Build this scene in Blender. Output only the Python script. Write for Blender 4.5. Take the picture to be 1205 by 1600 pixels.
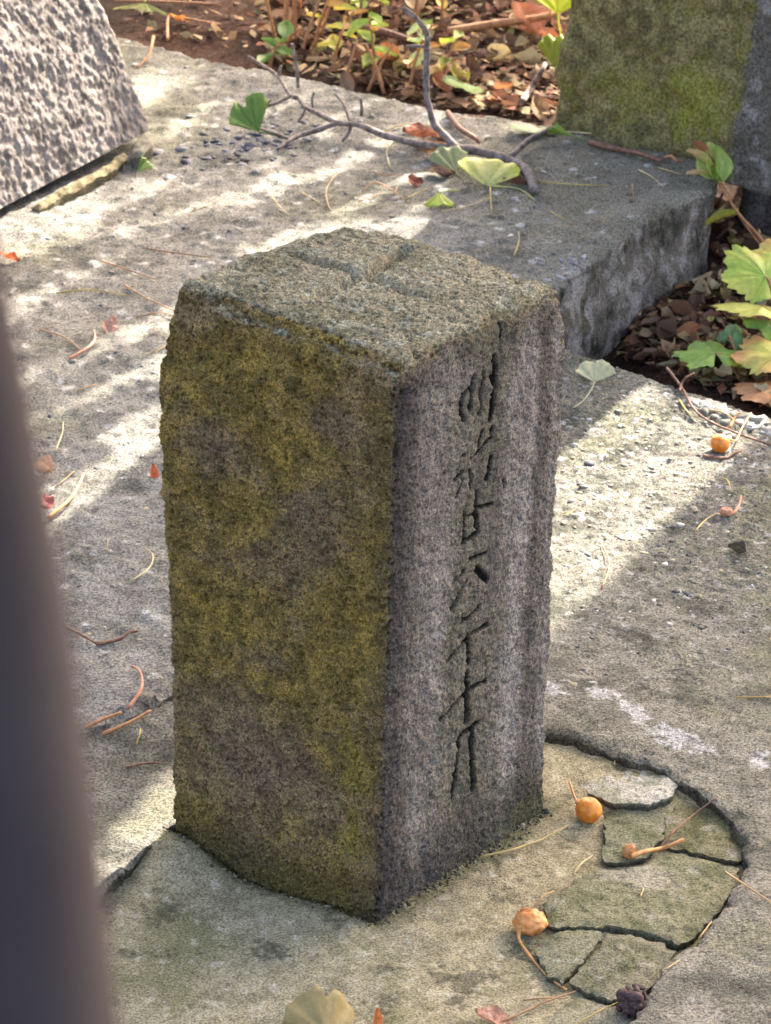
import bpy, math, random
import numpy as np
from mathutils import Vector, Matrix
from mathutils.geometry import delaunay_2d_cdt

# ------------------------------------------------------------------ scene, camera, light
scene = bpy.context.scene
for o in list(bpy.data.objects):
    bpy.data.objects.remove(o)
COL = scene.collection
random.seed(7)
RNG = np.random.default_rng(11)

CAM_F, CAM_D, CAM_H, CAM_T, CAM_R = 5000.0, 2.3141, 1.4964, 0.4471, 0.0364   # focal length in photo pixels, place, tilt, roll
_c, _s = math.cos(CAM_R), math.sin(CAM_R)
_r = np.array([1., 0, 0]); _u = np.array([0, math.sin(CAM_T), math.cos(CAM_T)])
FW = np.array([0, math.cos(CAM_T), -math.sin(CAM_T)])
RT = _c * _r + _s * _u
UP = -_s * _r + _c * _u
CP = np.array([0, -CAM_D, CAM_H])
cam_data = bpy.data.cameras.new('camera')
cam = bpy.data.objects.new('camera', cam_data); COL.objects.link(cam)
cam_data.sensor_fit = 'VERTICAL'; cam_data.sensor_height = 36.0; cam_data.sensor_width = 27.1
cam_data.lens = CAM_F / 1600 * 36
cam_data.clip_start = 0.02; cam_data.clip_end = 600
cam_data.dof.use_dof = True; cam_data.dof.focus_distance = 2.78; cam_data.dof.aperture_fstop = 25.0
m = Matrix.Identity(4)
for i in range(3):
    m[i][0], m[i][1], m[i][2], m[i][3] = RT[i], UP[i], -FW[i], CP[i]
cam.matrix_world = m
scene.camera = cam
scene.render.resolution_x = 771; scene.render.resolution_y = 1024

SUN_AZ, SUN_EL = math.radians(27), math.radians(35)        # from behind, a little to the right
SUN = np.array([math.cos(SUN_EL) * math.sin(SUN_AZ), math.cos(SUN_EL) * math.cos(SUN_AZ), math.sin(SUN_EL)])
world = bpy.data.worlds.new('World'); scene.world = world; world.use_nodes = True
nt = world.node_tree
sky = nt.nodes.new('ShaderNodeTexSky'); sky.sky_type = 'NISHITA'; sky.sun_disc = False
sky.sun_elevation = SUN_EL; sky.sun_rotation = SUN_AZ; sky.dust_density = 6.0; sky.air_density = 0.7; sky.ozone_density = 0.2
bg = nt.nodes['Background']; nt.links.new(sky.outputs[0], bg.inputs[0]); bg.inputs[1].default_value = 0.15
sl = bpy.data.lights.new('sun', 'SUN'); sl.energy = 3.8; sl.angle = math.radians(0.53); sl.color = (1.0, 0.965, 0.915)
sun = bpy.data.objects.new('sun', sl); COL.objects.link(sun)
sun.rotation_euler = Vector(SUN).to_track_quat('Z', 'Y').to_euler(); sun.location = tuple(SUN * 10)
vs = scene.view_settings
vs.view_transform = 'Standard'; vs.look = 'None'; vs.gamma = 1.0; vs.use_curve_mapping = False
vs.exposure = 2.76
vs.use_white_balance = True; vs.white_balance_temperature = 7100; vs.white_balance_tint = 12

# ------------------------------------------------------------------ numbers: pixel rays, noise, colour
def ray(x, y):
    d = FW * CAM_F + RT * (x - 602.5) - UP * (y - 800)
    return d / np.linalg.norm(d)
def P(x, y, z=0.0):
    d = ray(x, y); return CP + d * (z - CP[2]) / d[2]
def P_plane(x, y, p0, n):
    d = ray(x, y); return CP + d * (np.dot(p0 - CP, n) / np.dot(d, n))
def P_depth(x, y, dist):
    return CP + ray(x, y) * dist

def S(r, g, b):
    v = np.array([r, g, b]) / 255.0
    return np.where(v <= .04045, v / 12.92, ((v + .055) / 1.055) ** 2.4)
def mix(a, b, t):
    t = np.clip(np.asarray(t), 0, 1)[:, None]; return a * (1 - t) + b * t
def sstep(a, b, x):
    t = np.clip((x - a) / (b - a), 0, 1); return t * t * (3 - 2 * t)

def _hash(ix, iy, iz, seed):
    h = (ix.astype(np.uint32) * np.uint32(374761393) + iy.astype(np.uint32) * np.uint32(668265263)
         + iz.astype(np.uint32) * np.uint32(2246822519) + np.uint32((seed * 3266489917) & 0xffffffff))
    h = (h ^ (h >> np.uint32(13))) * np.uint32(1274126177)
    h = (h ^ (h >> np.uint32(16))) * np.uint32(2654435761)
    return h ^ (h >> np.uint32(15))
def gnoise(p, seed=0):
    i = np.floor(p).astype(np.int64); f = p - i
    u = f * f * f * (f * (f * 6 - 15) + 10)
    out = np.zeros(len(p))
    for dx in (0, 1):
        wx = u[:, 0] if dx else 1 - u[:, 0]
        for dy in (0, 1):
            wy = u[:, 1] if dy else 1 - u[:, 1]
            for dz in (0, 1):
                wz = u[:, 2] if dz else 1 - u[:, 2]
                h = _hash(i[:, 0] + dx, i[:, 1] + dy, i[:, 2] + dz, seed)
                g = ((h & np.uint32(1023)) / 511.5 - 1) * (f[:, 0] - dx) + (((h >> np.uint32(10)) & np.uint32(1023)) / 511.5 - 1) * (f[:, 1] - dy) \
                    + (((h >> np.uint32(20)) & np.uint32(1023)) / 511.5 - 1) * (f[:, 2] - dz)
                out += wx * wy * wz * g
    return out * 1.3
def fbm(p, octv=4, seed=0, gain=.5):
    o = np.zeros(len(p)); a = 1.0; q = p.copy()
    for k in range(octv):
        o += a * gnoise(q, seed + k * 17); q = q * 2.03 + 5.1; a *= gain
    return o
def part_fbm(mask, p, octv=4, seed=0):
    o = np.zeros(len(p)); o[mask] = fbm(p[mask], octv, seed); return o
def part_worley(mask, p, seed=0):
    a = np.ones(len(p)); b = np.zeros(len(p)); a[mask], b[mask] = worley(p[mask], seed); return a, b
def worley(p, seed=0):
    i = np.floor(p).astype(np.int64); best = np.full(len(p), 9.0); bid = np.zeros(len(p))
    for dx in (-1, 0, 1):
        for dy in (-1, 0, 1):
            for dz in (-1, 0, 1):
                c = i + np.array([dx, dy, dz])
                h = _hash(c[:, 0], c[:, 1], c[:, 2], seed)
                q = np.stack([(h & np.uint32(1023)) / 1023., ((h >> np.uint32(10)) & np.uint32(1023)) / 1023., ((h >> np.uint32(20)) & np.uint32(1023)) / 1023.], 1)
                d = ((c + q - p) ** 2).sum(1)
                k = d < best
                best = np.where(k, d, best); bid = np.where(k, (h % np.uint32(997)) / 997., bid)
    return np.sqrt(best), bid
def xyz(x, y, z=0.0):
    return np.stack([x, y, np.full_like(x, z)], 1)
def seg_dist(x, y, pts, closed=False):
    d = np.full(len(x), 1e9); n = len(pts)
    for k in range(n if closed else n - 1):
        a = pts[k]; b = pts[(k + 1) % n]; ab = b - a; L = ab @ ab + 1e-12
        t = np.clip(((x - a[0]) * ab[0] + (y - a[1]) * ab[1]) / L, 0, 1)
        d = np.minimum(d, (x - a[0] - t * ab[0]) ** 2 + (y - a[1] - t * ab[1]) ** 2)
    return np.sqrt(d)
def inside(x, y, pts):
    c = np.zeros(len(x), bool); n = len(pts)
    for k in range(n):
        a = pts[k]; b = pts[(k + 1) % n]
        if a[1] == b[1]: continue
        c ^= ((a[1] > y) != (b[1] > y)) & (x < (b[0] - a[0]) * (y - a[1]) / (b[1] - a[1]) + a[0])
    return c

# ------------------------------------------------------------------ materials
def new_mat(name):
    mt = bpy.data.materials.new(name); mt.use_nodes = True
    return mt, mt.node_tree, mt.node_tree.nodes['Principled BSDF']
def attr_mat(name, rough=.9, fine=320., amount=.5, bump=.5, bdist=.0015, spec=.25, speck=None, trans=0.0, bscale=None):
    """pigment from the mesh's own colour attribute, with mineral grain and fine relief from noise"""
    mt, t, b = new_mat(name)
    at = t.nodes.new('ShaderNodeAttribute'); at.attribute_name = 'Col'
    tc = t.nodes.new('ShaderNodeTexCoord')
    n1 = t.nodes.new('ShaderNodeTexNoise'); n1.inputs['Scale'].default_value = fine; n1.inputs['Detail'].default_value = 3; n1.inputs['Roughness'].default_value = .65
    t.links.new(tc.outputs['Object'], n1.inputs['Vector'])
    mr = t.nodes.new('ShaderNodeMapRange'); mr.inputs[1].default_value = .36; mr.inputs[2].default_value = .64
    mr.inputs[3].default_value = 1 - amount; mr.inputs[4].default_value = 1 + amount
    t.links.new(n1.outputs[0], mr.inputs[0])
    mx = t.nodes.new('ShaderNodeVectorMath'); mx.operation = 'SCALE'
    t.links.new(at.outputs['Color'], mx.inputs[0]); t.links.new(mr.outputs[0], mx.inputs[3])
    out = mx.outputs[0]
    if speck:
        for scale, lo, hi, colr in speck:
            v = t.nodes.new('ShaderNodeTexVoronoi'); v.inputs['Scale'].default_value = scale
            t.links.new(tc.outputs['Object'], v.inputs['Vector'])
            sp = t.nodes.new('ShaderNodeSeparateColor'); t.links.new(v.outputs['Color'], sp.inputs[0])
            r2 = t.nodes.new('ShaderNodeMapRange'); r2.inputs[1].default_value = lo; r2.inputs[2].default_value = hi
            t.links.new(sp.outputs[0], r2.inputs[0])
            mm = t.nodes.new('ShaderNodeMix'); mm.data_type = 'RGBA'
            t.links.new(r2.outputs[0], mm.inputs[0]); t.links.new(out, mm.inputs[6]); mm.inputs[7].default_value = (*colr, 1)
            out = mm.outputs[2]
    t.links.new(out, b.inputs['Base Color'])
    b.inputs['Roughness'].default_value = rough; b.inputs['Specular IOR Level'].default_value = spec
    if bump:
        n2 = t.nodes.new('ShaderNodeTexNoise'); n2.inputs['Scale'].default_value = bscale or fine * 1.7; n2.inputs['Detail'].default_value = 4; n2.inputs['Roughness'].default_value = .7
        t.links.new(tc.outputs['Object'], n2.inputs['Vector'])
        bp = t.nodes.new('ShaderNodeBump'); bp.inputs['Strength'].default_value = bump; bp.inputs['Distance'].default_value = bdist
        t.links.new(n2.outputs[0], bp.inputs['Height']); t.links.new(bp.outputs[0], b.inputs['Normal'])
    if trans:
        tr = t.nodes.new('ShaderNodeBsdfTranslucent'); t.links.new(out, tr.inputs[0])
        ms = t.nodes.new('ShaderNodeMixShader'); ms.inputs[0].default_value = trans
        t.links.new(b.outputs[0], ms.inputs[1]); t.links.new(tr.outputs[0], ms.inputs[2])
        t.links.new(ms.outputs[0], t.nodes['Material Output'].inputs[0])
    return mt
def plain_mat(name, c1, c2, scale=60., rough=.7, bump=.3, bdist=.001, spec=.3, trans=0., sss=0.):
    mt, t, b = new_mat(name)
    tc = t.nodes.new('ShaderNodeTexCoord')
    n1 = t.nodes.new('ShaderNodeTexNoise'); n1.inputs['Scale'].default_value = scale; n1.inputs['Detail'].default_value = 4
    t.links.new(tc.outputs['Object'], n1.inputs['Vector'])
    cr = t.nodes.new('ShaderNodeValToRGB'); cr.color_ramp.elements[0].position = .35; cr.color_ramp.elements[1].position = .68
    cr.color_ramp.elements[0].color = (*c1, 1); cr.color_ramp.elements[1].color = (*c2, 1)
    t.links.new(n1.outputs[0], cr.inputs[0]); t.links.new(cr.outputs[0], b.inputs['Base Color'])
    b.inputs['Roughness'].default_value = rough; b.inputs['Specular IOR Level'].default_value = spec
    if sss:
        b.inputs['Subsurface Weight'].default_value = sss; b.inputs['Subsurface Radius'].default_value = (.006, .003, .001); b.inputs['Subsurface Scale'].default_value = 1.0
    if bump:
        bp = t.nodes.new('ShaderNodeBump'); bp.inputs['Strength'].default_value = bump; bp.inputs['Distance'].default_value = bdist
        t.links.new(n1.outputs[0], bp.inputs['Height']); t.links.new(bp.outputs[0], b.inputs['Normal'])
    if trans:
        tr = t.nodes.new('ShaderNodeBsdfTranslucent'); t.links.new(cr.outputs[0], tr.inputs[0])
        ms = t.nodes.new('ShaderNodeMixShader'); ms.inputs[0].default_value = trans
        t.links.new(b.outputs[0], ms.inputs[1]); t.links.new(tr.outputs[0], ms.inputs[2])
        t.links.new(ms.outputs[0], t.nodes['Material Output'].inputs[0])
    return mt
def random_mat(name, cols, rough=.8, trans=.15, scale=45.):
    """each object takes its own pigment from the ramp"""
    mt, t, b = new_mat(name)
    oi = t.nodes.new('ShaderNodeObjectInfo'); cr = t.nodes.new('ShaderNodeValToRGB'); cr.color_ramp.interpolation = 'CONSTANT'
    el = cr.color_ramp.elements
    while len(el) < len(cols): el.new(.5)
    for k, c in enumerate(cols):
        el[k].position = k / len(cols); el[k].color = (*c, 1)
    t.links.new(oi.outputs['Random'], cr.inputs[0])
    tc = t.nodes.new('ShaderNodeTexCoord'); n1 = t.nodes.new('ShaderNodeTexNoise'); n1.inputs['Scale'].default_value = scale; n1.inputs['Detail'].default_value = 5
    t.links.new(tc.outputs['Object'], n1.inputs['Vector'])
    mr = t.nodes.new('ShaderNodeMapRange'); mr.inputs[1].default_value = .3; mr.inputs[2].default_value = .7; mr.inputs[3].default_value = .5; mr.inputs[4].default_value = 1.35
    t.links.new(n1.outputs[0], mr.inputs[0])
    mx = t.nodes.new('ShaderNodeVectorMath'); mx.operation = 'SCALE'; t.links.new(cr.outputs[0], mx.inputs[0]); t.links.new(mr.outputs[0], mx.inputs[3])
    t.links.new(mx.outputs[0], b.inputs['Base Color']); b.inputs['Roughness'].default_value = rough; b.inputs['Specular IOR Level'].default_value = .3
    tr = t.nodes.new('ShaderNodeBsdfTranslucent'); t.links.new(mx.outputs[0], tr.inputs[0])
    ms = t.nodes.new('ShaderNodeMixShader'); ms.inputs[0].default_value = trans
    t.links.new(b.outputs[0], ms.inputs[1]); t.links.new(tr.outputs[0], ms.inputs[2]); t.links.new(ms.outputs[0], t.nodes['Material Output'].inputs[0])
    return mt

M = {}
M['post'] = attr_mat('andesite', .95, 600, .6, 1.0, .0036, .15)
M['slab'] = attr_mat('conglomerate', .93, 380, .6, 1.0, .006, .2)
M['mortar'] = attr_mat('mortar', .95, 480, .5, 1.0, .003, .15)
M['granite'] = attr_mat('granite', .9, 330, .3, .7, .003, .2)
M['moss'] = attr_mat('mossy_rock', .97, 260, .5, 1.0, .004, .1)
M['soil'] = attr_mat('soil', 1.0, 140, .5, .9, .004, .05)
M['pebble'] = attr_mat('pebble', .7, 500, .2, .2, .0006, .3)
M['leaf'] = attr_mat('leaf', .55, 130, .14, .25, .0006, .4, trans=.3)
M['debris'] = attr_mat('debris', .9, 200, .3, 0, trans=.15)
M['bark'] = plain_mat('bark', S(82, 72, 68), S(140, 128, 120), 120, .85, .5, .001)
M['needle'] = random_mat('needle', [S(200, 176, 118), S(186, 152, 104), S(208, 190, 140), S(184, 160, 92), S(172, 132, 96)], .6, .1)
M['stalk'] = plain_mat('stalk', S(176, 120, 66), S(206, 152, 100), 200, .6, .3)
M['pinkstalk'] = plain_mat('pink_stalk', S(160, 108, 84), S(190, 140, 112), 200, .6, .3)
M['redtwig'] = plain_mat('red_twig', S(96, 66, 54), S(140, 104, 84), 200, .7, .3)
M['fruit'] = plain_mat('fruit_skin', S(196, 106, 26), S(222, 146, 58), 150, .5, .45, .0012, .45, sss=.25)
M['oldfruit'] = plain_mat('withered_fruit', S(190, 118, 58), S(216, 156, 96), 110, .5, .5, .0015, .4, sss=.15)
M['cone'] = plain_mat('cone', S(52, 38, 38), S(92, 70, 68), 220, .8, .5)
M['iron'] = plain_mat('painted_iron', S(55, 50, 50), S(61, 56, 55), 30, .9, .1, .001, .05)
M['litter'] = random_mat('dead_leaf', [S(138, 112, 86), S(106, 84, 66), S(166, 142, 110), S(146, 120, 98), S(186, 166, 130), S(86, 66, 54), S(156, 146, 116), S(124, 88, 68)], .75, .2)
M['litterpale'] = random_mat('pale_leaf', [S(190, 168, 110), S(176, 120, 82), S(150, 150, 90), S(200, 180, 130)], .7, .25)
M['drystem'] = plain_mat('dry_stem', S(150, 108, 76), S(190, 140, 100), 150, .7, .3)
M['crown'] = random_mat('evergreen_foliage', [S(58, 82, 40), S(70, 92, 46)], .6, .25)
M['trunk'] = plain_mat('trunk_bark', S(72, 62, 54), S(112, 98, 86), 20, .9, .8, .01)

# ------------------------------------------------------------------ mesh helpers
def link_mesh(name, V, F, mat, parent=None, cols=None, smooth=True, origin=None):
    V = np.asarray(V, float)
    if origin is None: origin = np.zeros(3)
    me = bpy.data.meshes.new(name)
    if isinstance(F, np.ndarray):
        k = F.shape[1]; me.vertices.add(len(V)); me.vertices.foreach_set('co', (V - origin).ravel())
        me.loops.add(F.size); me.loops.foreach_set('vertex_index', F.ravel().astype(np.int32))
        me.polygons.add(len(F)); me.polygons.foreach_set('loop_start', np.arange(0, F.size, k, dtype=np.int32))
        me.polygons.foreach_set('loop_total', np.full(len(F), k, dtype=np.int32)); me.update(calc_edges=True); me.validate()
    else:
        me.from_pydata([tuple(v) for v in V - origin], [], F); me.update()
    if smooth: me.polygons.foreach_set('use_smooth', np.ones(len(me.polygons), bool))
    if cols is not None:
        a = me.color_attributes.new('Col', 'FLOAT_COLOR', 'POINT')
        a.data.foreach_set('color', np.concatenate([np.clip(cols, 0, 1), np.ones((len(V), 1))], 1).ravel().astype(np.float32))
    me.materials.append(mat)
    ob = bpy.data.objects.new(name, me); COL.objects.link(ob); ob.location = tuple(origin)
    if parent is not None:
        ob.parent = parent; ob.location = tuple(np.asarray(origin) - np.array(parent.get('_o', (0, 0, 0))))
    return ob
def tag(o, label=None, cat=None, group=None, kind=None):
    if label: o['label'] = label
    if cat: o['category'] = cat
    if group: o['group'] = group
    if kind: o['kind'] = kind
    return o
def empty(name, loc, label=None, cat=None, group=None):
    o = bpy.data.objects.new(name, None); COL.objects.link(o); o.location = tuple(loc); o.empty_display_size = .02
    return tag(o, label, cat, group)
def child(ob, parent):
    ob.parent = parent; return ob
def vnormals(V, F):
    n = np.zeros_like(V)
    a, b, c = V[F[:, 0]], V[F[:, 1]], V[F[:, 2]]
    fn = np.cross(b - a, c - a)
    if F.shape[1] == 4: fn = fn + np.cross(c - a, V[F[:, 3]] - a)
    for k in range(F.shape[1]): np.add.at(n, F[:, k], fn)
    return n / (np.linalg.norm(n, axis=1, keepdims=True) + 1e-12)

def box_grid(ua, ub, uh, bottom=False):
    """closed grid on a box; returns points, quads"""
    na, nb, nh = len(ua), len(ub), len(uh)
    faces = []
    def quads(idx):
        return np.stack([idx[:-1, :-1].ravel(), idx[1:, :-1].ravel(), idx[1:, 1:].ravel(), idx[:-1, 1:].ravel()], 1)
    key = lambda i, j, k: (i * nb + j) * nh + k
    I, K = np.meshgrid(np.arange(na), np.arange(nh), indexing='ij'); J, K2 = np.meshgrid(np.arange(nb), np.arange(nh), indexing='ij')
    I3, J3 = np.meshgrid(np.arange(na), np.arange(nb), indexing='ij')
    faces.append(quads(key(I, 0 * I, K)))
    faces.append(quads(key(I, 0 * I + nb - 1, K))[:, ::-1])
    faces.append(quads(key(0 * J, J, K2))[:, ::-1])
    faces.append(quads(key(0 * J + na - 1, J, K2)))
    faces.append(quads(key(I3, J3, 0 * I3 + nh - 1)))
    if bottom: faces.append(quads(key(I3, J3, 0 * I3))[:, ::-1])
    F = np.concatenate(faces); un, inv = np.unique(F.ravel(), return_inverse=True)
    F = inv.reshape(F.shape)
    k = un % nh; j = (un // nh) % nb; i = un // (nh * nb)
    return np.stack([ua[i], ub[j], uh[k]], 1), F
def round_box(p, dims, r, rbottom=None):
    r = np.asarray(r)
    if r.ndim == 0: r = np.full(len(p), float(r))
    lo = r[:, None]; hi = np.array(dims) - r[:, None]
    q = np.minimum(np.maximum(p, lo), hi)
    q[:, 2] = np.minimum(p[:, 2], hi[:, 2])          # the foot keeps its square edge
    d = p - q; L = np.linalg.norm(d, axis=1)
    s = np.where(L > 1e-9, np.minimum(1, lo[:, 0] / np.maximum(L, 1e-9)), 1)
    return q + d * s[:, None]

def tube(pts, radii, seg=6, cap=True):
    pts = np.asarray(pts, float); n = len(pts); radii = np.broadcast_to(radii, n)
    V = []; F = []; prev = None
    for i in range(n):
        t = pts[min(i + 1, n - 1)] - pts[max(i - 1, 0)]; t = t / (np.linalg.norm(t) + 1e-12)
        a = np.cross(t, prev if prev is not None else ([0, 0, 1] if abs(t[2]) < .9 else [1, 0, 0]))
        if prev is not None:
            nrm = prev - t * (prev @ t)
        else:
            nrm = a
        nrm = nrm / (np.linalg.norm(nrm) + 1e-12); prev = nrm; bn = np.cross(t, nrm)
        for k in range(seg):
            an = 2 * math.pi * k / seg
            V.append(pts[i] + radii[i] * (math.cos(an) * nrm + math.sin(an) * bn))
    for i in range(n - 1):
        for k in range(seg):
            F.append((i * seg + k, i * seg + (k + 1) % seg, (i + 1) * seg + (k + 1) % seg, (i + 1) * seg + k))
    if cap:
        F.append(tuple(range(seg))[::-1]); F.append(tuple((n - 1) * seg + k for k in range(seg)))
    return np.array(V), F
def smooth_line(pts, n=5):
    pts = [np.asarray(p, float) for p in pts]
    if len(pts) < 3:
        return np.array([pts[0] + (pts[-1] - pts[0]) * t for t in np.linspace(0, 1, n + 1)])
    out = []
    for i in range(len(pts) - 1):
        p0 = pts[max(i - 1, 0)]; p1 = pts[i]; p2 = pts[i + 1]; p3 = pts[min(i + 2, len(pts) - 1)]
        for k in range(n):
            t = k / n
            out.append(.5 * (2 * p1 + (p2 - p0) * t + (2 * p0 - 5 * p1 + 4 * p2 - p3) * t * t + (3 * p1 - p0 - 3 * p2 + p3) * t ** 3))
    out.append(pts[-1]); return np.array(out)

def sheet(name, outline, spacing, zfn, colfn, mat, wall=.1, edge_r=.004, jag=.0015, wallcol=None, parent=None, chip=.0, origin=None, seed=3, fine_edge=1.0):
    """a stone sheet with a crisp broken outline: outline is a list of xy"""
    ol = np.array([np.asarray(p)[:2] for p in outline])
    if ((ol[:, 0] * np.roll(ol[:, 1], -1) - np.roll(ol[:, 0], -1) * ol[:, 1]).sum()) < 0: ol = ol[::-1]
    dense = []
    for k in range(len(ol)):
        a, b = ol[k], ol[(k + 1) % len(ol)]; n = max(1, int(np.linalg.norm(b - a) / (spacing * fine_edge)))
        for t in range(n): dense.append(a + (b - a) * t / n)
    dense = np.array(dense)
    nz = xyz(dense[:, 0] * 75, dense[:, 1] * 75, seed)
    dense = dense + jag * np.stack([fbm(nz, 4, seed, .7), fbm(nz + 31, 4, seed + 5, .7)], 1) * 1.5
    nb_ = len(dense)
    lo, hi = dense.min(0), dense.max(0)
    gx = np.arange(lo[0], hi[0], spacing); gy = np.arange(lo[1], hi[1], spacing * .87)
    X, Y = np.meshgrid(gx, gy); X[1::2] += spacing / 2
    I_, J_ = np.meshgrid(np.arange(len(gx)), np.arange(len(gy))); far = (np.abs(X) > .45 + .1 * np.maximum(Y, 0)) | (Y < -.26)
    k = (~far | ((I_ % 5 == 0) & (J_ % 5 == 0))).ravel(); X, Y = X.ravel()[k], Y.ravel()[k]     # coarser away from the post
    X = X.ravel() + RNG.uniform(-.22, .22, X.size) * spacing; Y = Y.ravel() + RNG.uniform(-.22, .22, Y.size) * spacing
    k = inside(X, Y, ol); X, Y = X[k], Y[k]
    dd = seg_dist(X, Y, ol, True); k = dd > spacing * .55 + jag; X, Y = X[k], Y[k]
    allp = np.concatenate([dense, np.stack([X, Y], 1)])
    edges = [(i, (i + 1) % nb_) for i in range(nb_)]
    vo, eo, fo, ov, oe, of_ = delaunay_2d_cdt([Vector(p) for p in allp], edges, [], 1, 1e-7)
    V2 = np.array([(v.x, v.y) for v in vo]); F = np.array(fo, int)
    d = seg_dist(V2[:, 0], V2[:, 1], ol, True)
    isb = np.array([len(o) > 0 and o[0] < nb_ for o in ov]); d[isb] = 0
    e = np.clip(1 - d / edge_r, 0, 1) if edge_r > 0 else np.zeros(len(d))
    z = zfn(V2[:, 0], V2[:, 1]) - edge_r * .8 * (1 - np.sqrt(np.maximum(0, 1 - e * e)))
    if chip:
        ch = sstep(.1, .5, fbm(xyz(V2[:, 0] * 35, V2[:, 1] * 35, 9.), 3, seed + 40)) * np.clip(1 - d / .02, 0, 1)
        z = z - chip * ch
    V = np.column_stack([V2, z]); C = colfn(V2[:, 0], V2[:, 1], d)
    # wall
    order = {o[0]: i for i, o in enumerate(ov) if len(o) and o[0] < nb_}
    loop = [order[i] for i in range(nb_) if i in order]
    rim_i = np.array(loop); V = np.concatenate([V, V[rim_i]]); C = np.concatenate([C, C[rim_i]]); rings = [np.arange(len(V) - len(rim_i), len(V))]; nr = max(2, int(wall / max(spacing * 1.2, .004))); nr = min(nr, 22)
    base = V[rings[0]]; tang = np.roll(base[:, :2], -1, 0) - np.roll(base[:, :2], 1, 0)
    out = np.stack([tang[:, 1], -tang[:, 0]], 1); out /= np.linalg.norm(out, axis=1, keepdims=True) + 1e-9
    kk = np.ones(31) / 31; sm = base[:, :2].copy()
    for c_ in (0, 1):
        e_ = np.concatenate([sm[-15:, c_], sm[:, c_], sm[:15, c_]]); sm[:, c_] = np.convolve(e_, kk, 'valid') if len(sm) > 60 else sm[:, c_]
    allV = [V]; allC = [C]; off = len(V); wf = []
    for r_ in range(1, nr + 1):
        zz = base[:, 2] - wall * r_ / nr
        fz = min(1., wall * r_ / nr / .03); q = np.column_stack([base[:, :2] * (1 - fz) + sm * fz, zz])
        nn = fbm(q * np.array([45, 45, 40]), 4, seed + 3) * .006 + fbm(q * 14, 2, seed + 8) * .008
        q[:, :2] += out * np.minimum(nn, .003)[:, None] * min(1, r_ / 2) * min(1, wall / .05)
        allV.append(q); wc = wallcol if wallcol is not None else C[rings[0]].mean(0)
        allC.append(wc(q) if callable(wc) else np.tile(wc, (len(q), 1)))
        ring = np.arange(off, off + len(q)); off += len(q)
        p_ = rings[-1]
        wf.append(np.stack([p_, ring, np.roll(ring, -1)], 1)); wf.append(np.stack([p_, np.roll(ring, -1), np.roll(p_, -1)], 1)); rings.append(ring)
    V = np.concatenate(allV); C = np.concatenate(allC); F = np.concatenate([F] + wf)
    return link_mesh(name, V, F, mat, parent, C, True, origin)

# ------------------------------------------------------------------ the lie of the stones
Z_LOW = .02
def H_low(x, y):
    p = xyz(x, y, 0.)
    w, _ = worley(p * 90, 4)
    back = sstep(.2, 1.0, y)
    return Z_LOW - .017 * sstep(-.04, -.15, x) * sstep(.34, .16, y) + .005 * fbm(p * 7, 3, 1) + (.0016 + .0018 * back) * fbm(p * 80, 3, 2) + (.0008 + .0018 * back) * (.5 - w)
_a, _b, _d = P(1115, 290, .10), P(250, 1092, .030), P(195, 55, .062)
_nrm = np.cross(_b - _a, _d - _a)
def H_up0(x, y):
    return _a[2] - (_nrm[0] * (x - _a[0]) + _nrm[1] * (y - _a[1])) / _nrm[2]
def H_up(x, y):
    p = xyz(x, y, 1.)
    w, _ = worley(p * 75, 8)
    return H_up0(x, y) + .007 * fbm(p * 5, 3, 11) + .0032 * fbm(p * 45, 3, 12) + .003 * (.5 - w)
def post_gap(x, y):
    fu = (x - .0064) * -math.cos(.6548) + y * math.sin(.6548); fv = (x - .0064) * math.sin(.6548) + y * math.cos(.6548)
    return np.hypot(np.maximum(np.maximum(-fu, fu - .24), 0), np.maximum(np.maximum(-fv, fv - .2376), 0))
def H_bed(x, y):
    p = xyz(x, y, 2.)
    return -.008 * sstep(.009, .0015, post_gap(x, y)) * sstep(.02, -.01, x) - .017 * sstep(.015, .10, np.hypot(x + .184, y - .146)) * sstep(.0, -.13, x) + .003 * fbm(p * 9, 3, 21) + .0014 * fbm(p * 90, 3, 22) + .009 * sstep(.1, .27, y) * sstep(.03, .12, x)
_b0, _b1 = P(195, 55, .06), P(870, 192, .09)
_bn = np.array([-(_b1 - _b0)[1], (_b1 - _b0)[0]]); _bn = _bn / np.linalg.norm(_bn)
def H_soil(x, y):
    d = (x - _b0[0]) * _bn[0] + (y - _b0[1]) * _bn[1]
    right = sstep(.35, .55, x + (1.9 - y) * .25) * sstep(2.3, 1.7, y)
    p = xyz(x, y, 3.)
    back = .035 + .05 * sstep(.2, 1.5, d)
    near = np.exp(-((x - .1) ** 2 + (y - 1.8) ** 2) / 9)
    pit = .048 * sstep(.25, .4, x) * sstep(1.0, 1.2, y)
    return -.07 + pit + (back + .07 - pit) * sstep(-.12, .03, d) * (1 - right) + (.014 * fbm(p * 6, 4, 31) + .004 * fbm(p * 40, 2, 33)) * near + .15 * (1 - near) * fbm(p * .15, 2, 35)
HF = {'low': H_low, 'up': H_up, 'bed': H_bed, 'soil': H_soil}
def surf(px, py, on, lift=0.0):
    z = {'low': .02, 'up': .06, 'bed': 0., 'soil': .0}[on]
    for _ in range(5):
        p = P(px, py, z); z = float(HF[on](np.array([p[0]]), np.array([p[1]]))[0])
    p = P(px, py, z + lift); return p

def surf_many(pts, on):
    d = np.array([ray(x, y) for x, y in pts]); z = np.full(len(pts), .0)
    for _ in range(5):
        p = CP + d * ((z - CP[2]) / d[:, 2])[:, None]; z = HF[on](p[:, 0], p[:, 1])
    return CP + d * ((z - CP[2]) / d[:, 2])[:, None]
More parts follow.
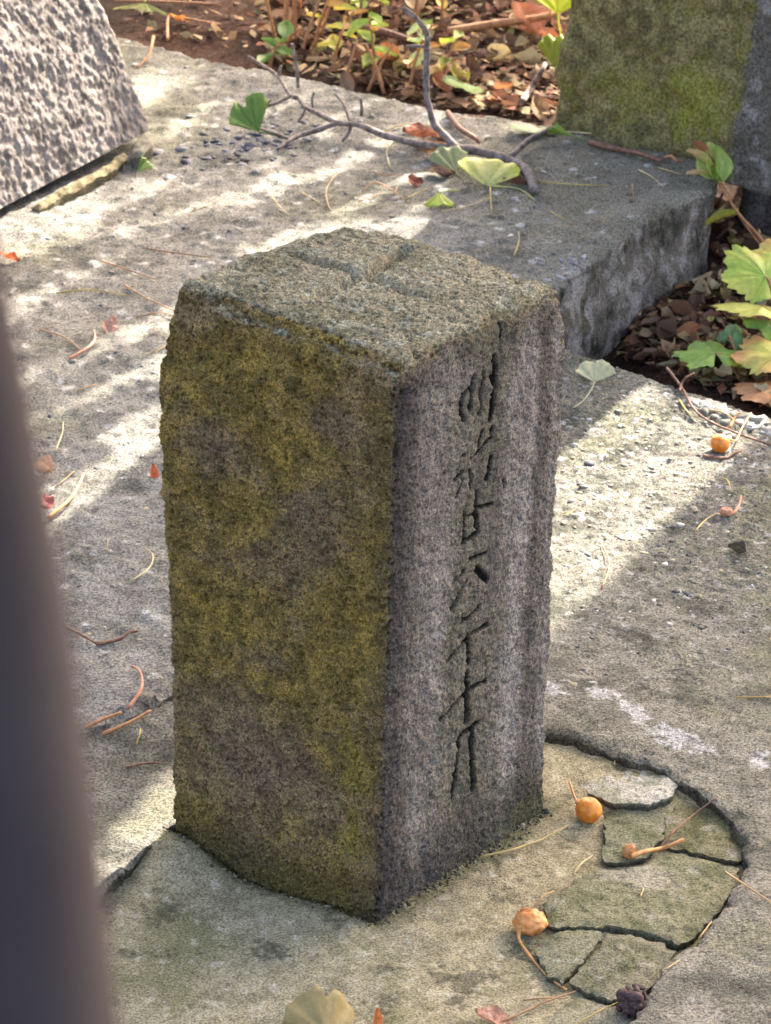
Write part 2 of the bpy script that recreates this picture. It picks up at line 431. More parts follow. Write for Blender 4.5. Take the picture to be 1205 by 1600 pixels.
# ---- soil: one sheet to the horizon
def axis(lo, hi, st, far):
    a = list(np.arange(lo, hi, st)); k = st; v = a[-1]
    while v < far: k *= 1.5; v += k; a.append(v)
    k = st; v = lo; pre = []
    while v > -far: k *= 1.5; v -= k; pre.append(v)
    return np.array(pre[::-1] + a)
ax_, ay_ = axis(-1.1, 1.2, .011, 200), axis(.6, 3.4, .011, 200)
X, Y = np.meshgrid(ax_, ay_, indexing='ij'); sh = X.shape; X = X.ravel(); Y = Y.ravel()
idx = np.arange(X.size).reshape(sh)
F = np.stack([idx[:-1, :-1].ravel(), idx[1:, :-1].ravel(), idx[1:, 1:].ravel(), idx[:-1, 1:].ravel()], 1)
nz = fbm(xyz(X * 5, Y * 5, 0.), 4, 51)
C = mix(np.tile(S(72, 54, 44), (len(X), 1)), np.tile(S(50, 38, 32), (len(X), 1)), sstep(-.3, .4, nz))
soil = link_mesh('soil', np.column_stack([X, Y, H_soil(X, Y)]), F, M['soil'], None, C); tag(soil, kind='structure')

# ---- lower paving slab with the hole the post stands in
Z5 = lambda pts: [(740 + x / 2.591, 1050 + y / 2.591) for x, y in pts]
hole_r = Z5([(305, 235), (400, 255), (500, 290), (600, 335), (700, 365), (780, 390), (830, 425), (900, 465), (960, 515), (1060, 590), (1095, 680), (1105, 760), (1080, 840), (1030, 930), (950, 1030), (900, 1090), (830, 1130), (780, 1200), (740, 1260), (700, 1320), (660, 1380), (630, 1430)])
front = [(960, 1660), (860, 1740), (600, 1800), (300, 1760), (120, 1640), (40, 1520)]
left_in = [(90, 1450), (165, 1384), (215, 1336), (240, 1308), (259, 1289), (330, 1262), (450, 1200), (600, 1180), (760, 1190)]
inner = [P(x, y, Z_LOW) for x, y in hole_r + front] + [P(x, y, .003) for x, y in left_in]
# outer boundary joined to the hole by a slit at the front, out of view
outer_back = [(1205, 655), (1150, 636), (1100, 619), (1050, 601), (1000, 582), (940, 562), (890, 545), (800, 540), (660, 640), (500, 810), (360, 970), (255, 1080), (190, 1102), (130, 1126), (60, 1150), (-60, 1200), (-500, 1330)]
outer = [np.array([1.25, .37, Z_LOW]), np.array([.8, .745, Z_LOW])] + [P(x, y, Z_LOW) for x, y in outer_back]
tail = [np.array(p_) for p_ in [(-1.0, -.05, Z_LOW), (-1.15, -.9, Z_LOW), (-.022, -.95, Z_LOW)]]
tail2 = [np.array(p_) for p_ in [(-.018, -.95, Z_LOW), (1.2, -.9, Z_LOW)]]
i_f = len(hole_r) + 2                                   # the front point (600,1800)
order_inner = inner[i_f:] + inner[:i_f]                 # runs front -> left -> behind the post -> right -> front
slab_outline = outer + tail + [inner[i_f] + np.array([-.002, 0, 0])] + inner[i_f + 1:] + inner[:i_f] + [inner[i_f] + np.array([.003, 0, 0])] + tail2
def lichen(x, y, blobs, z):
    t = np.zeros(len(x)); nz = fbm(xyz(x * 55, y * 55, 7.), 4, 61) ; nf = fbm(xyz(x * 170, y * 170, 2.), 3, 62)
    for px, py, rx, ry, ang in blobs:
        c = P(px, py, z); ex = P(px + 50, py + 50 * math.tan(ang), z) - c; ex /= np.linalg.norm(ex); ey = np.array([-ex[1], ex[0]])
        u = ((x - c[0]) * ex[0] + (y - c[1]) * ex[1]) / rx; v = ((x - c[0]) * ey[0] + (y - c[1]) * ey[1]) / ry
        t = np.maximum(t, sstep(0, .35, 1 - np.sqrt(u * u + v * v) + nz * .95 + nf * .7 - .16))
    return t
def low_col(x, y, d):
    p = xyz(x, y, 0.); n1 = fbm(p * 6, 4, 71); n2 = fbm(p * 28, 4, 72); n3 = fbm(p * 110, 2, 73)
    N = len(x); back = sstep(.15, .9, y)
    c = mix(np.tile(S(122, 119, 106), (N, 1)), np.tile(S(148, 144, 131), (N, 1)), sstep(-.4, .4, n2 + n3 * .4))
    c = mix(c, np.tile(S(116, 116, 84), (N, 1)), sstep(.0, .5, n1 + n2 * .5) * .5)
    c = mix(c, np.tile(S(74, 76, 66), (N, 1)), sstep(.15, .6, fbm(p * 14, 4, 75) + n3 * .4) * .7)
    w, wid = worley(p * 95, 77)
    c = mix(c, np.tile(S(186, 184, 178), (N, 1)), (wid > .86) * sstep(.55, .3, w) * back)
    c = mix(c, np.tile(S(56, 58, 56), (N, 1)), (wid < .06) * sstep(.6, .3, w) * back * .7)
    li = lichen(x, y, [(985, 1110, .045, .013, .72), (1050, 1150, .045, .018, .45), (1188, 1188, .014, .02, .3), (868, 1075, .012, .025, .2), (940, 1085, .016, .012, .2)], Z_LOW)
    c = mix(c, np.tile(S(192, 191, 190), (N, 1)), li * .88)
    return c
def wall_col(q):
    n = fbm(q * 40, 3, 81); return mix(np.tile(S(80, 74, 64), (len(q), 1)), np.tile(S(104, 100, 82), (len(q), 1)), sstep(-.3, .4, n))
paving = sheet('paving_slab', slab_outline, .0028, H_low, low_col, M['slab'], .07, .0035, .002, wall_col, chip=.003, seed=5)
tag(paving, kind='structure')

PA, PB, PH, PHI, PX = .24, .2376, .5154, .6548, .0064
# ---- mortar bed round the foot of the post
bed_px = [(1010, 1120), (1100, 1200), (1200, 1300), (1200, 1420), (1080, 1560), (1000, 1680), (600, 1830), (200, 1790), (20, 1560), (130, 1370), (240, 1270), (400, 1150), (700, 1090)]
def bed_col(x, y, d):
    p = xyz(x, y, 0.); N = len(x); n1 = fbm(p * 9, 4, 91); n2 = fbm(p * 45, 4, 92); n3 = fbm(p * 160, 2, 93)
    c = mix(np.tile(S(170, 160, 130), (N, 1)), np.tile(S(146, 138, 110), (N, 1)), sstep(-.4, .4, n2))
    c = mix(c, np.tile(S(122, 120, 82), (N, 1)), sstep(.0, .55, n1 + n3 * .3) * .7)
    c = mix(c, np.tile(S(84, 82, 66), (N, 1)), sstep(.25, .6, fbm(p * 20, 4, 95) + n3 * .5) * .75)
    c = mix(c, np.tile(S(196, 188, 166), (N, 1)), sstep(.25, .6, fbm(p * 70, 3, 96)) * .6)
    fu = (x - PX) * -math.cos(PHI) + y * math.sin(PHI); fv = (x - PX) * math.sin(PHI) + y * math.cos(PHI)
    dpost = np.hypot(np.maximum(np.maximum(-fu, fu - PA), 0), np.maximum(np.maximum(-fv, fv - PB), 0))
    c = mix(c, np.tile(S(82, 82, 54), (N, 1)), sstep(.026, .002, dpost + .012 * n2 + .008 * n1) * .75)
    return c
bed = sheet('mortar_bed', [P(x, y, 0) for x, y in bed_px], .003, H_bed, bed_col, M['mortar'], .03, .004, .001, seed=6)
tag(bed, kind='structure')

# ---- upper slab behind the post
up_px = [(-900, -160), (-500, -100), (-60, -15), (90, 22), (195, 55), (300, 85), (420, 110), (560, 142), (700, 172), (870, 194), (960, 212), (1060, 238), (1118, 256), (1119, 282), (1108, 298),
         (1060, 316), (1000, 347), (950, 386), (890, 430), (800, 516), (650, 665), (500, 835), (350, 1005), (252, 1092), (190, 1114), (130, 1137), (60, 1165), (-60, 1218), (-500, 1350), (-900, 1250), (-1000, 700)]
def up_pt(px, py):
    z = .06
    for _ in range(6):
        p = P(px, py, z); z = float(H_up0(p[0], p[1]))
    return P(px, py, z)
def up_col(x, y, d):
    p = xyz(x, y, 1.); N = len(x); n1 = fbm(p * 4, 4, 101); n2 = fbm(p * 22, 4, 102); n3 = fbm(p * 95, 2, 103)
    c = mix(np.tile(S(132, 129, 119), (N, 1)), np.tile(S(156, 153, 144), (N, 1)), sstep(-.4, .4, n2 + n3 * .5))
    c = mix(c, np.tile(S(126, 124, 92), (N, 1)), sstep(.05, .5, n1 + n2 * .5) * .45)
    c = mix(c, np.tile(S(90, 90, 80), (N, 1)), sstep(.15, .6, fbm(p * 11, 4, 105) + n3 * .6) * .7)
    c = mix(c, np.tile(S(140, 134, 112), (N, 1)), sstep(.05, .25, x) * sstep(1.2, 1.5, y) * .5)  # warm tone painted over the shaded right part, offsets the bluish skylight
    w, wid = worley(p * 80, 107)
    c = mix(c, np.tile(S(196, 194, 188), (N, 1)), (wid > .945) * sstep(.6, .35, w))
    c = mix(c, np.tile(S(60, 62, 64), (N, 1)), (wid < .05) * sstep(.6, .3, w) * .7)
    return c
def step_col(q):
    N = len(q); st = q * np.array([34, 34, 20]); n = fbm(st, 4, 111); n2 = fbm(q * 60, 3, 112); n3 = fbm(q * 12, 3, 114)
    c = mix(np.tile(S(132, 126, 115), (N, 1)), np.tile(S(74, 74, 62), (N, 1)), sstep(-.3, .3, n2))
    c = mix(c, np.tile(S(104, 100, 72), (N, 1)), sstep(.1, .5, n3) * .6)
    return mix(c, np.tile(S(200, 193, 187), (N, 1)), sstep(-.15, .35, .6 * n + .7 * n2 + .4 * n3) * .8)
UP_OL = [up_pt(x, y) for x, y in up_px]
upper = sheet('stone_slab', UP_OL, .0043, H_up, up_col, M['slab'], .17, .007, .004, step_col, chip=.005, seed=9, fine_edge=.8)
tag(upper, 'broad weathered grey stone slab raised behind the carved post, strewn with twigs and leaves', 'stone slab')

# ---- embedded pebbles (uncountable), joined per slab
def ico():
    t = (1 + 5 ** .5) / 2
    v = np.array([(-1, t, 0), (1, t, 0), (-1, -t, 0), (1, -t, 0), (0, -1, t), (0, 1, t), (0, -1, -t), (0, 1, -t), (t, 0, -1), (t, 0, 1), (-t, 0, -1), (-t, 0, 1)], float)
    v /= np.linalg.norm(v[0])
    f = [(0, 11, 5), (0, 5, 1), (0, 1, 7), (0, 7, 10), (0, 10, 11), (1, 5, 9), (5, 11, 4), (11, 10, 2), (10, 7, 6), (7, 1, 8), (3, 9, 4), (3, 4, 2), (3, 2, 6), (3, 6, 8), (3, 8, 9), (4, 9, 5), (2, 4, 11), (6, 2, 10), (8, 6, 7), (9, 8, 1)]
    return v, f
def sub(v, f):
    v = list(map(tuple, v)); cache = {}; nf = []
    def mid(a, b):
        k = (min(a, b), max(a, b))
        if k not in cache:
            q = (np.array(v[a]) + v[b]); q /= np.linalg.norm(q); v.append(tuple(q)); cache[k] = len(v) - 1
        return cache[k]
    for a, b, c in f:
        x, y, z = mid(a, b), mid(b, c), mid(c, a); nf += [(a, x, z), (b, y, x), (c, z, y), (x, y, z)]
    return np.array(v), nf
ICO1 = sub(*ico()); ICO2 = sub(*ICO1); ICO3 = sub(*ICO2)
def pebbles(name, pts, sizes, cols, parent, sink=.25, flat=.5, seed=1):
    ol = np.array([q_[:2] for q_ in (UP_OL if parent is upper else slab_outline)]); k_ = inside(pts[:, 0], pts[:, 1], ol); k_ &= seg_dist(pts[:, 0], pts[:, 1], ol, True) > .007
    pts, sizes, cols = pts[k_], sizes[k_], cols[k_]
    bv, bf = ICO1 if len(pts) < 400 else ico(); bf = np.array(bf); n = len(pts); rg = np.random.default_rng(seed)
    ang = rg.uniform(0, 6.28, n); sx = sizes * rg.uniform(.8, 1.4, n); sy = sizes * rg.uniform(.6, 1., n); sz = sizes * rg.uniform(flat * .7, flat * 1.2, n)
    q = bv[None] * np.stack([sx, sy, sz], 1)[:, None] * (1 + .38 * rg.uniform(-1, 1, (n, len(bv)))[..., None])
    ca, sa = np.cos(ang)[:, None], np.sin(ang)[:, None]
    x = q[..., 0] * ca - q[..., 1] * sa; y = q[..., 0] * sa + q[..., 1] * ca
    V = np.stack([x + pts[:, 0:1], y + pts[:, 1:2], q[..., 2] + pts[:, 2:3] - (sink * sz)[:, None]], -1).reshape(-1, 3)
    F = (bf[None] + (np.arange(n) * len(bv))[:, None, None]).reshape(-1, 3)
    o = link_mesh(name, V, F, M['pebble'], parent, np.repeat(cols, len(bv), 0)); tag(o, kind='stuff'); return o
def scatter_px(n, poly, on, rg):
    w = np.array([P(x, y, .05 if on == 'up' else .02)[:2] for x, y in poly]); lo, hi = w.min(0), w.max(0)
    pts = rg.uniform(lo, hi, (n * 4, 2)); k = inside(pts[:, 0], pts[:, 1], w); pts = pts[k][:n]
    return np.column_stack([pts, HF[on](pts[:, 0], pts[:, 1])])
rg = np.random.default_rng(5)
def pebcols(n, rg):
    base = np.array([S(120, 118, 110), S(150, 147, 140), S(90, 90, 86), S(182, 180, 174), S(70, 72, 76), S(128, 122, 92), S(136, 128, 118)])
    return base[rg.choice(7, n, p=[.28, .19, .19, .025, .1, .13, .085])] * rg.uniform(.8, 1.15, (n, 1))
pu = scatter_px(1900, [(0, 350), (220, 80), (560, 145), (860, 200), (1090, 280), (880, 430), (250, 1080), (80, 1130), (0, 900)], 'up', rg)
pebbles('embedded_pebbles', pu, rg.gamma(3, .0006, len(pu)) + .001, pebcols(len(pu), rg), upper, .6, .4)
pd = np.column_stack([rg.normal(P(395, 232, .055)[0], .06, 100), rg.normal(P(395, 232, .055)[1], .055, 100)]); pd = np.column_stack([pd, H_up(pd[:, 0], pd[:, 1])])
pebbles('slate_pebbles', pd, rg.gamma(5, .0007, len(pd)) + .0014, np.array([S(58, 62, 72), S(80, 84, 94), S(110, 112, 118), S(46, 48, 54)])[rg.choice(4, len(pd))], upper, .2, .5, 4)
pp = np.column_stack([rg.normal(P(905, 425, .09)[0], .03, 60), rg.normal(P(885, 415, .09)[1], .05, 60)]); pp = np.column_stack([pp, H_up(pp[:, 0], pp[:, 1])])
pebbles('blue_grey_pebbles', pp, rg.gamma(5, .0006, len(pp)) + .0015, np.array([S(96, 100, 112), S(120, 124, 132), S(140, 142, 146)])[rg.choice(3, len(pp))], upper, .55, .35, 6)
pl = scatter_px(2000, [(885, 548), (1000, 585), (1205, 660), (1205, 1000), (870, 1100)], 'low', rg)
pl = pl[rg.uniform(0, 1, len(pl)) < .35 + .65 * sstep(.55, 1.0, pl[:, 1])]
pebbles('embedded_pebbles', pl, rg.gamma(3, .0006, len(pl)) + .0009, pebcols(len(pl), rg), paving, .6, .4, 8)
rim = []
for k in range(110):
    t = rg.uniform(0, 1) ** .8; q = surf(1075 + 130 * t + rg.normal(0, 6), 616 + 42 * t + abs(rg.normal(0, 9)) + 4, 'low'); rim.append(q)
rim = np.array(rim); pebbles('rim_pebbles', rim, rg.gamma(5, .0009, len(rim)) + .0018, np.array([S(136, 134, 124), S(164, 162, 154), S(104, 104, 94)])[rg.choice(3, len(rim))], paving, .2, .6, 9)

# ---- broken mortar pieces beside the post
frag = [
    ('pale loose wedge of mortar lying highest against the slab edge', .011, S(176, 173, 160), [(420, 430), (440, 400), (490, 380), (600, 380), (700, 383), (780, 400), (828, 440), (815, 490), (790, 530), (700, 545), (600, 540), (530, 525), (480, 490)]),
    ('squarish green-grey mortar piece right of the upper orange fruit', .0075, S(122, 122, 98), [(528, 550), (600, 550), (700, 557), (762, 573), (772, 620), (766, 660), (741, 697), (697, 755), (620, 762), (543, 767), (526, 740), (538, 660), (533, 600)]),
    ('dark olive mortar piece curving along the right side of the crack ring', .007, S(120, 116, 88), [(838, 445), (880, 458), (952, 512), (1012, 572), (1066, 642), (1086, 730), (1076, 772), (1000, 753), (900, 729), (820, 709), (776, 700), (780, 565), (805, 542)]),
    ('largest broken mortar slab with pale worn patch at its top', .008, S(126, 124, 98), [(305, 905), (420, 836), (520, 796), (640, 786), (722, 770), (762, 731), (850, 731), (950, 761), (1075, 794), (1060, 850), (1010, 938), (930, 1026), (890, 1074), (828, 1106), (740, 1062), (640, 1038), (540, 1028), (440, 1023), (322, 1033), (300, 1008), (286, 952)]),
    ('small triangular mortar piece below the withered fruit', .0075, S(128, 127, 104), [(352, 1046), (430, 1040), (514, 1045), (522, 1058), (472, 1128), (414, 1196), (368, 1254), (303, 1224), (270, 1178), (256, 1122), (294, 1074)]),
    ('wide mortar piece behind the dark pine cone', .008, S(126, 123, 102), [(549, 1051), (640, 1058), (740, 1084), (814, 1122), (782, 1200), (733, 1258), (686, 1296), (620, 1324), (545, 1324), (455, 1294), (398, 1262), (393, 1247), (446, 1192), (505, 1126)]),
    ('mortar piece at the bottom edge under the crossing straws', .006, S(140, 136, 114), [(432, 1306), (540, 1341), (600, 1350), (650, 1380), (620, 1480), (500, 1560), (330, 1540), (296, 1450), (304, 1394), (364, 1346)]),
]
def frag_z(x, y):
    """height of the broken pieces where they lie"""
    return None
FRAG = []
for k, (lab, h, colr, pts) in enumerate(frag):
    ol = [P(740 + x / 2.591, 1050 + y / 2.591, h) for x, y in pts]
    ctr = np.mean(ol, 0); ol = [ctr + (q_ - ctr) * 1.007 for q_ in ol]; tx, ty = (.06, -.10) if k == 0 else (random.uniform(-.02, .02), random.uniform(-.02, .02))
    def zf(x, y, ctr=ctr, h=h, tx=tx, ty=ty, k=k):
        p = xyz(x, y, 4. + k); return h + tx * (x - ctr[0]) + ty * (y - ctr[1]) + .002 * fbm(p * 25, 3, 120 + k) + .0018 * fbm(p * 110, 3, 140 + k)
    def cf(x, y, d, colr=colr, k=k):
        p = xyz(x, y, 4. + k); n = fbm(p * 30, 4, 130 + k); N = len(x)
        c = mix(np.tile(colr, (N, 1)), np.tile(colr * np.array([.62, .66, .55]), (N, 1)), sstep(-.1, .5, n))
        c = mix(c, np.tile(S(160, 156, 140), (N, 1)), sstep(.2, .6, fbm(p * 55, 3, 150 + k)) * .6)
        if k == 3:
            q = P(1000, 1362, .011); r = np.sqrt(((x - q[0]) / .04) ** 2 + ((y - q[1]) / .03) ** 2); c = mix(c, np.tile(S(164, 158, 140), (N, 1)), sstep(0, .5, 1 - r + n) * .7)
        return c
    o = sheet('mortar_piece', ol, .0026, zf, cf, M['mortar'], h + .006, .0012, .0024, np.array(S(92, 88, 72)), chip=.0016, origin=np.array([ctr[0], ctr[1], 0]), seed=20 + k)
    tag(o, lab, 'mortar piece', 'broken mortar pieces in the ring beside the post'); FRAG.append((np.array([p[:2] for p in ol]), zf))
def H_frag(x, y):
    z = H_bed(x, y)
    for ol, zf in FRAG:
        k = inside(x, y, ol)
        if k.any(): z = np.where(k, zf(x, y), z)
    return z
HF['frag'] = H_frag
_surf0 = surf
def surf(px, py, on, lift=0.0):
    if on != 'frag': return _surf0(px, py, on, lift)
    z = .008
    for _ in range(6):
        p = P(px, py, z); z = float(H_frag(np.array([p[0]]), np.array([p[1]]))[0])
    return P(px, py, z + lift)

# ------------------------------------------------------------------ the carved stone post
PA, PB, PH, PHI, PX = .24, .2376, .5154, .6548, .0064
E1 = np.array([-math.cos(PHI), math.sin(PHI), 0]); E2 = np.array([math.sin(PHI), math.cos(PHI), 0]); P0 = np.array([PX, 0, 0])
SINK = .03
st = .0011
ua = np.linspace(0, PA, int(PA / st)); ub = np.linspace(0, PB, int(PB / st)); uh = np.linspace(0, PH + SINK, int((PH + SINK) / st))
p, F = box_grid(ua, ub, uh)
F = F[:, ::-1] if False else F
# local: u along E1 (left), v along E2 (right), w up
u, v, w = p.T
n0 = fbm(p * 16, 3, 201); n1 = fbm(p * 45, 3, 202)
topn = sstep(PH + SINK - .06, PH + SINK, w)
r = .008 + .003 * n1 + topn * (.008 + .006 * n0 + .012 * sstep(.02, .0, v) * sstep(PA, PA * .7, u))
r = r * (1 - .6 * topn * sstep(.05, .0, PA - u) * sstep(.05, .0, v)); r = np.clip(r, .004, .034)
q = round_box(p, (PA, PB, PH + SINK), r)
L = P0 + q[:, 0:1] * E1 + q[:, 1:2] * E2 + np.column_stack([0 * u, 0 * u, q[:, 2] - SINK])
h = q[:, 2] - SINK
# worn outline: left edge bulges, shoulders fall away
t = h / PH
lx = np.interp(t, [0, .3, .5, .62, .7, .8, .86, .92, .97, 1.0], [.002, .0, -.004, -.008, -.011, -.013, -.010, -.003, .001, .004])
L[:, 0] += lx * sstep(.45, 1.0, q[:, 0] / PA) * (1 + .3 * n1)
rx = np.interp(t, [0, .2, .45, .68, .72, .95, 1.0], [.004, .001, -.0005, -.002, 0.0005, -.004, -.008])
L[:, 0] += rx * sstep(.6, 1.0, q[:, 1] / PB)
tl = sstep(.8, 1, t) * sstep(.10, .0, PA - q[:, 0]) * sstep(.16, .0, q[:, 1]); L[:, 2] += .009 * tl
bk = sstep(1.62, 2.0, q[:, 0] / PA + q[:, 1] / PB); L[:, :2] -= (.014 * bk)[:, None] * ((E1 + E2) / 1.4142)[:2]
be = sstep(.7, 1, t) * sstep(.05, 0, PA - q[:, 0]) * sstep(0, .1, q[:, 1]) * sstep(0, .08, PB - q[:, 1]); L += (.008 * be)[:, None] * E1
rho2 = ((2 * q[:, 0] / PA - 1) ** 2 + (2 * q[:, 1] / PB - 1) ** 2) / 2; L[:, 2] += sstep(.9, 1, t) * (.007 - .012 * rho2)
# which face am I on
nv = vnormals(L, F)
if (nv[np.argmax(w)] @ np.array([0, 0, 1])) < 0: F = F[:, ::-1]; nv = -nv
nl = np.clip(-(nv @ E2), 0, 1); nr_ = np.clip(-(nv @ E1), 0, 1); ntp = np.clip(nv[:, 2], 0, 1)
onL = (nl > .5) * 1.0; onR = (nr_ > .5) * 1.0; onT = (ntp > .6) * 1.0
VIS = ~((u > PA - 1e-6) | (v > PB - 1e-6)) | (w > PH + SINK - .03) | (u < .02) | (v < .02)
# relief
g1 = part_fbm(VIS, L * 25, 4, 211); g2 = part_fbm(VIS, L * 95, 3, 212); g3 = part_fbm(VIS, L * 330, 2, 213)
pw, pid = part_worley(VIS, L * 210, 214); pw3, pid3 = part_worley(VIS, L * 360, 217)
pw2, pid2 = part_worley(VIS, L * 105, 215)
pit = sstep(.42, .1, pw) * (pid > .45)
bigpit = sstep(.40, .08, pw2) * (pid2 > .72)
disp = .0028 * g1 + .0018 * g2 + .0013 * g3 - (.0009 * onL + .0006 * onR + .0007 * onT) * sstep(.5, .15, pw3) * (pid3 > .35)
disp = disp - (.0048 * onL + .0012 * onR + .0028 * onT + .0008) * pit - (.0068 * onL + .0020 * onR + .0042 * onT) * bigpit
# vertical tooling on the left face, faint ridges on the right
disp += onL * .0007 * part_fbm(VIS, np.column_stack([L[:, 0] * 150, L[:, 1] * 150, L[:, 2] * 45]), 2, 216)
disp += -onL * .006 * sstep(.2, .6, part_fbm(VIS, L * 11, 2, 219)) * sstep(.6, .95, t)
em = sstep(.985, .8, np.maximum.reduce([nl, nr_, ntp])) * (w > .02)
disp -= .0026 * em * sstep(.0, .5, part_fbm(VIS, L * 42, 3, 218)) + .0030 * em * sstep(.1, .5, part_fbm(VIS, L * 15, 2, 220))
# inscription on the right face: strokes cut into the stone, drawn from where they stand on that face
nR = -E1
def on_right(px, py):
    a_ = P_plane(px, py, P0, nR) - P0; return np.array([a_ @ E2, a_[2]])
Z1 = lambda pts: [(640 + x / 4, 500 + y / 4) for x, y in pts]
Z2 = lambda pts: [(640 + x / 4, 880 + y / 4) for x, y in pts]
strokes = [
    (Z1([(532, 245), (526, 450), (514, 620)]), 10, 1.), (Z1([(528, 680), (524, 705)]), 7, .8), (Z1([(457, 335), (446, 450), (440, 585)]), 5, .75),
    (Z1([(402, 350), (386, 440), (380, 570)]), 5, .45), (Z1([(390, 405), (338, 470), (325, 560), (348, 625)]), 6, .7), (Z1([(592, 30), (575, 110)]), 5, .4),
    (Z1([(520, 740), (450, 820), (385, 872)]), 6, .45), (Z1([(460, 700), (440, 790)]), 6, .35), (Z1([(514, 868), (488, 995)]), 9, .9), (Z1([(345, 838), (325, 846)]), 5, .6),
    (Z1([(322, 960), (290, 992)]), 7, .7), (Z1([(588, 1010), (590, 1035)]), 6, .7), (Z1([(222, 955), (226, 965)]), 4, .5), (Z1([(384, 945), (390, 1055)]), 5, .7), (Z1([(332, 1000), (300, 1110)]), 4, .5),
    (Z1([(430, 1085), (425, 1200), (424, 1335)]), 7, .9), (Z1([(430, 1182), (525, 1152)]), 5, .75), (Z1([(432, 1325), (345, 1392)]), 8, .85), (Z1([(352, 1225), (344, 1395)]), 6, .8), (Z1([(352, 1235), (412, 1222)]), 4, .5),
    (Z1([(492, 1460), (375, 1502)]), 6, .6), (Z1([(430, 1560), (492, 1625)]), 9, .9),
    (Z2([(345, 48), (258, 135)]), 5, .4), (Z2([(352, 122), (300, 200), (262, 285)]), 6, .75), (Z2([(445, 275), (380, 340), (320, 372)]), 6, .55), (Z2([(320, 325), (338, 372)]), 5, .4),
    (Z2([(492, 388), (395, 442)]), 6, .5), (Z2([(366, 455), (376, 625)]), 7, .9), (Z2([(352, 488), (290, 560), (245, 615)]), 6, .5),
    (Z2([(358, 690), (366, 760), (350, 985)]), 8, 1.), (Z2([(484, 738), (400, 780), (330, 832), (205, 975)]), 7, .8),
    (Z2([(432, 1000), (340, 1062), (314, 1100)]), 9, .9), (Z2([(318, 1090), (300, 1260), (272, 1470)]), 7, .85), (Z2([(402, 1010), (392, 1200), (390, 1420)]), 9, 1.),
]
ru, rw = q[:, 1], h
carve = np.zeros(len(L)); selR = np.where((nr_ > .7) & (ru > .04) & (ru < .2))[0]
wob = .0004 * g2[selR]
for pts, wd, dp in strokes:
    pl_ = [on_right(x, y) for x, y in pts]
    d_ = seg_dist(ru[selR], rw[selR], pl_) + wob
    carve[selR] = np.maximum(carve[selR], (.35 + .65 * dp) * .0075 * np.clip(1.9 - 1.45 * d_ / (wd * .5 / 1600 * 1.12), 0, 1))
disp[selR] *= 1 - .75 * np.clip(carve[selR] / .002, 0, 1)
disp -= carve
# gouge on the left face
def on_left(px, py):
    a_ = P_plane(px, py, P0, -E2) - P0; return np.array([a_ @ E1, a_[2]])
selL = np.where(nl > .7)[0]
for pts, wd, dp in [([(512, 690), (530, 722), (546, 752)], 13, .006), ([(395, 640), (392, 660)], 8, .004), ([(336, 1015), (340, 1040)], 9, .004), ([(500, 818), (530, 826)], 9, .004), ([(440, 560), (470, 590), (490, 640)], 22, .004)]:
    d_ = seg_dist(q[selL, 0], h[selL], [on_left(x, y) for x, y in pts]) + .0012 * g2[selL]
    disp[selL] -= dp * np.clip(1.1 - d_ / (wd * .5 / 1650), 0, 1)
# the cross on the top
def on_top(px, py):
    a_ = P(px, py, PH) - P0; return np.array([a_ @ E1, a_ @ E2])
selT = np.where(ntp > .7)[0]
ctr = on_top(566, 440)
for (ex, ey), wd, dp in [((460, 407), .0078, .015), ((640, 397), .0082, .016), ((488, 472), .0078, .010), ((658, 472), .0078, .009)]:
    d_ = seg_dist(q[selT, 0], q[selT, 1], [ctr, on_top(ex, ey)]) + .0012 * g2[selT]
    disp[selT] -= dp * np.clip(1.1 - d_ / wd, 0, 1) ** .8
L = L + nv * disp[:, None]
# pigment
N = len(L)
T = lambda r_, g_, b_: np.tile(S(r_, g_, b_), (N, 1))
uu, vv = q[:, 0] / PA, q[:, 1] / PB
k4 = part_fbm(VIS, L * 420, 2, 229); k1 = part_fbm(VIS, L * 13, 4, 221); k2 = part_fbm(VIS, L * 50, 4, 222); k3 = part_fbm(VIS, L * 210, 2, 223)
# left face
cl = mix(T(134, 114, 84), T(106, 90, 66), sstep(-.3, .3, k2))
def patch(u0, t0, ru_, rt_, ang=0.):
    a_ = (uu - u0) * math.cos(ang) + (t - t0) * 2.1 * math.sin(ang); b_ = -(uu - u0) * math.sin(ang) + (t - t0) * 2.1 * math.cos(ang)
    return 1 - np.sqrt((a_ / ru_) ** 2 + (b_ / (rt_ * 2.1)) ** 2)
bare = np.maximum.reduce([patch(.47, .60, .30, .065, -.55), patch(.80, .76, .16, .06), patch(.58, .40, .14, .04, -.3), patch(.62, .20, .5, .13), patch(.25, .86, .15, .04), patch(.35, .70, .14, .1, .4)])
mossL = sstep(-.45, .45, .26 + k1 * .6 + k2 * .5 + k3 * .5 + k4 * .35 - sstep(-.4, .5, bare + .6 * k2) * .30 - sstep(.34, .18, t) * .14 - sstep(.9, 1, t) * .3)
cl = mix(cl, mix(T(148, 125, 56), T(112, 96, 50), sstep(-.3, .3, k2 + k3 * .4)), mossL * .85)
strip = sstep(.3, .0, np.abs(uu - .13) * 3.2) * sstep(.06, .14, t) * sstep(.45, .3, t)
cl = mix(cl, T(126, 112, 50), strip * sstep(-.3, .3, k1 + .3 + k2 * .5) * .8)
cl = mix(cl, T(112, 97, 86), sstep(.0, .8, bare + .6 * k2 + .4 * k3) * .4)
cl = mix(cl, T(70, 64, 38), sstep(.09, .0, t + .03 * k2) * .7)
cl = mix(cl, T(60, 50, 40), sstep(.25, .7, part_fbm(VIS, L * 70, 3, 225) + .5 * k3) * .55)
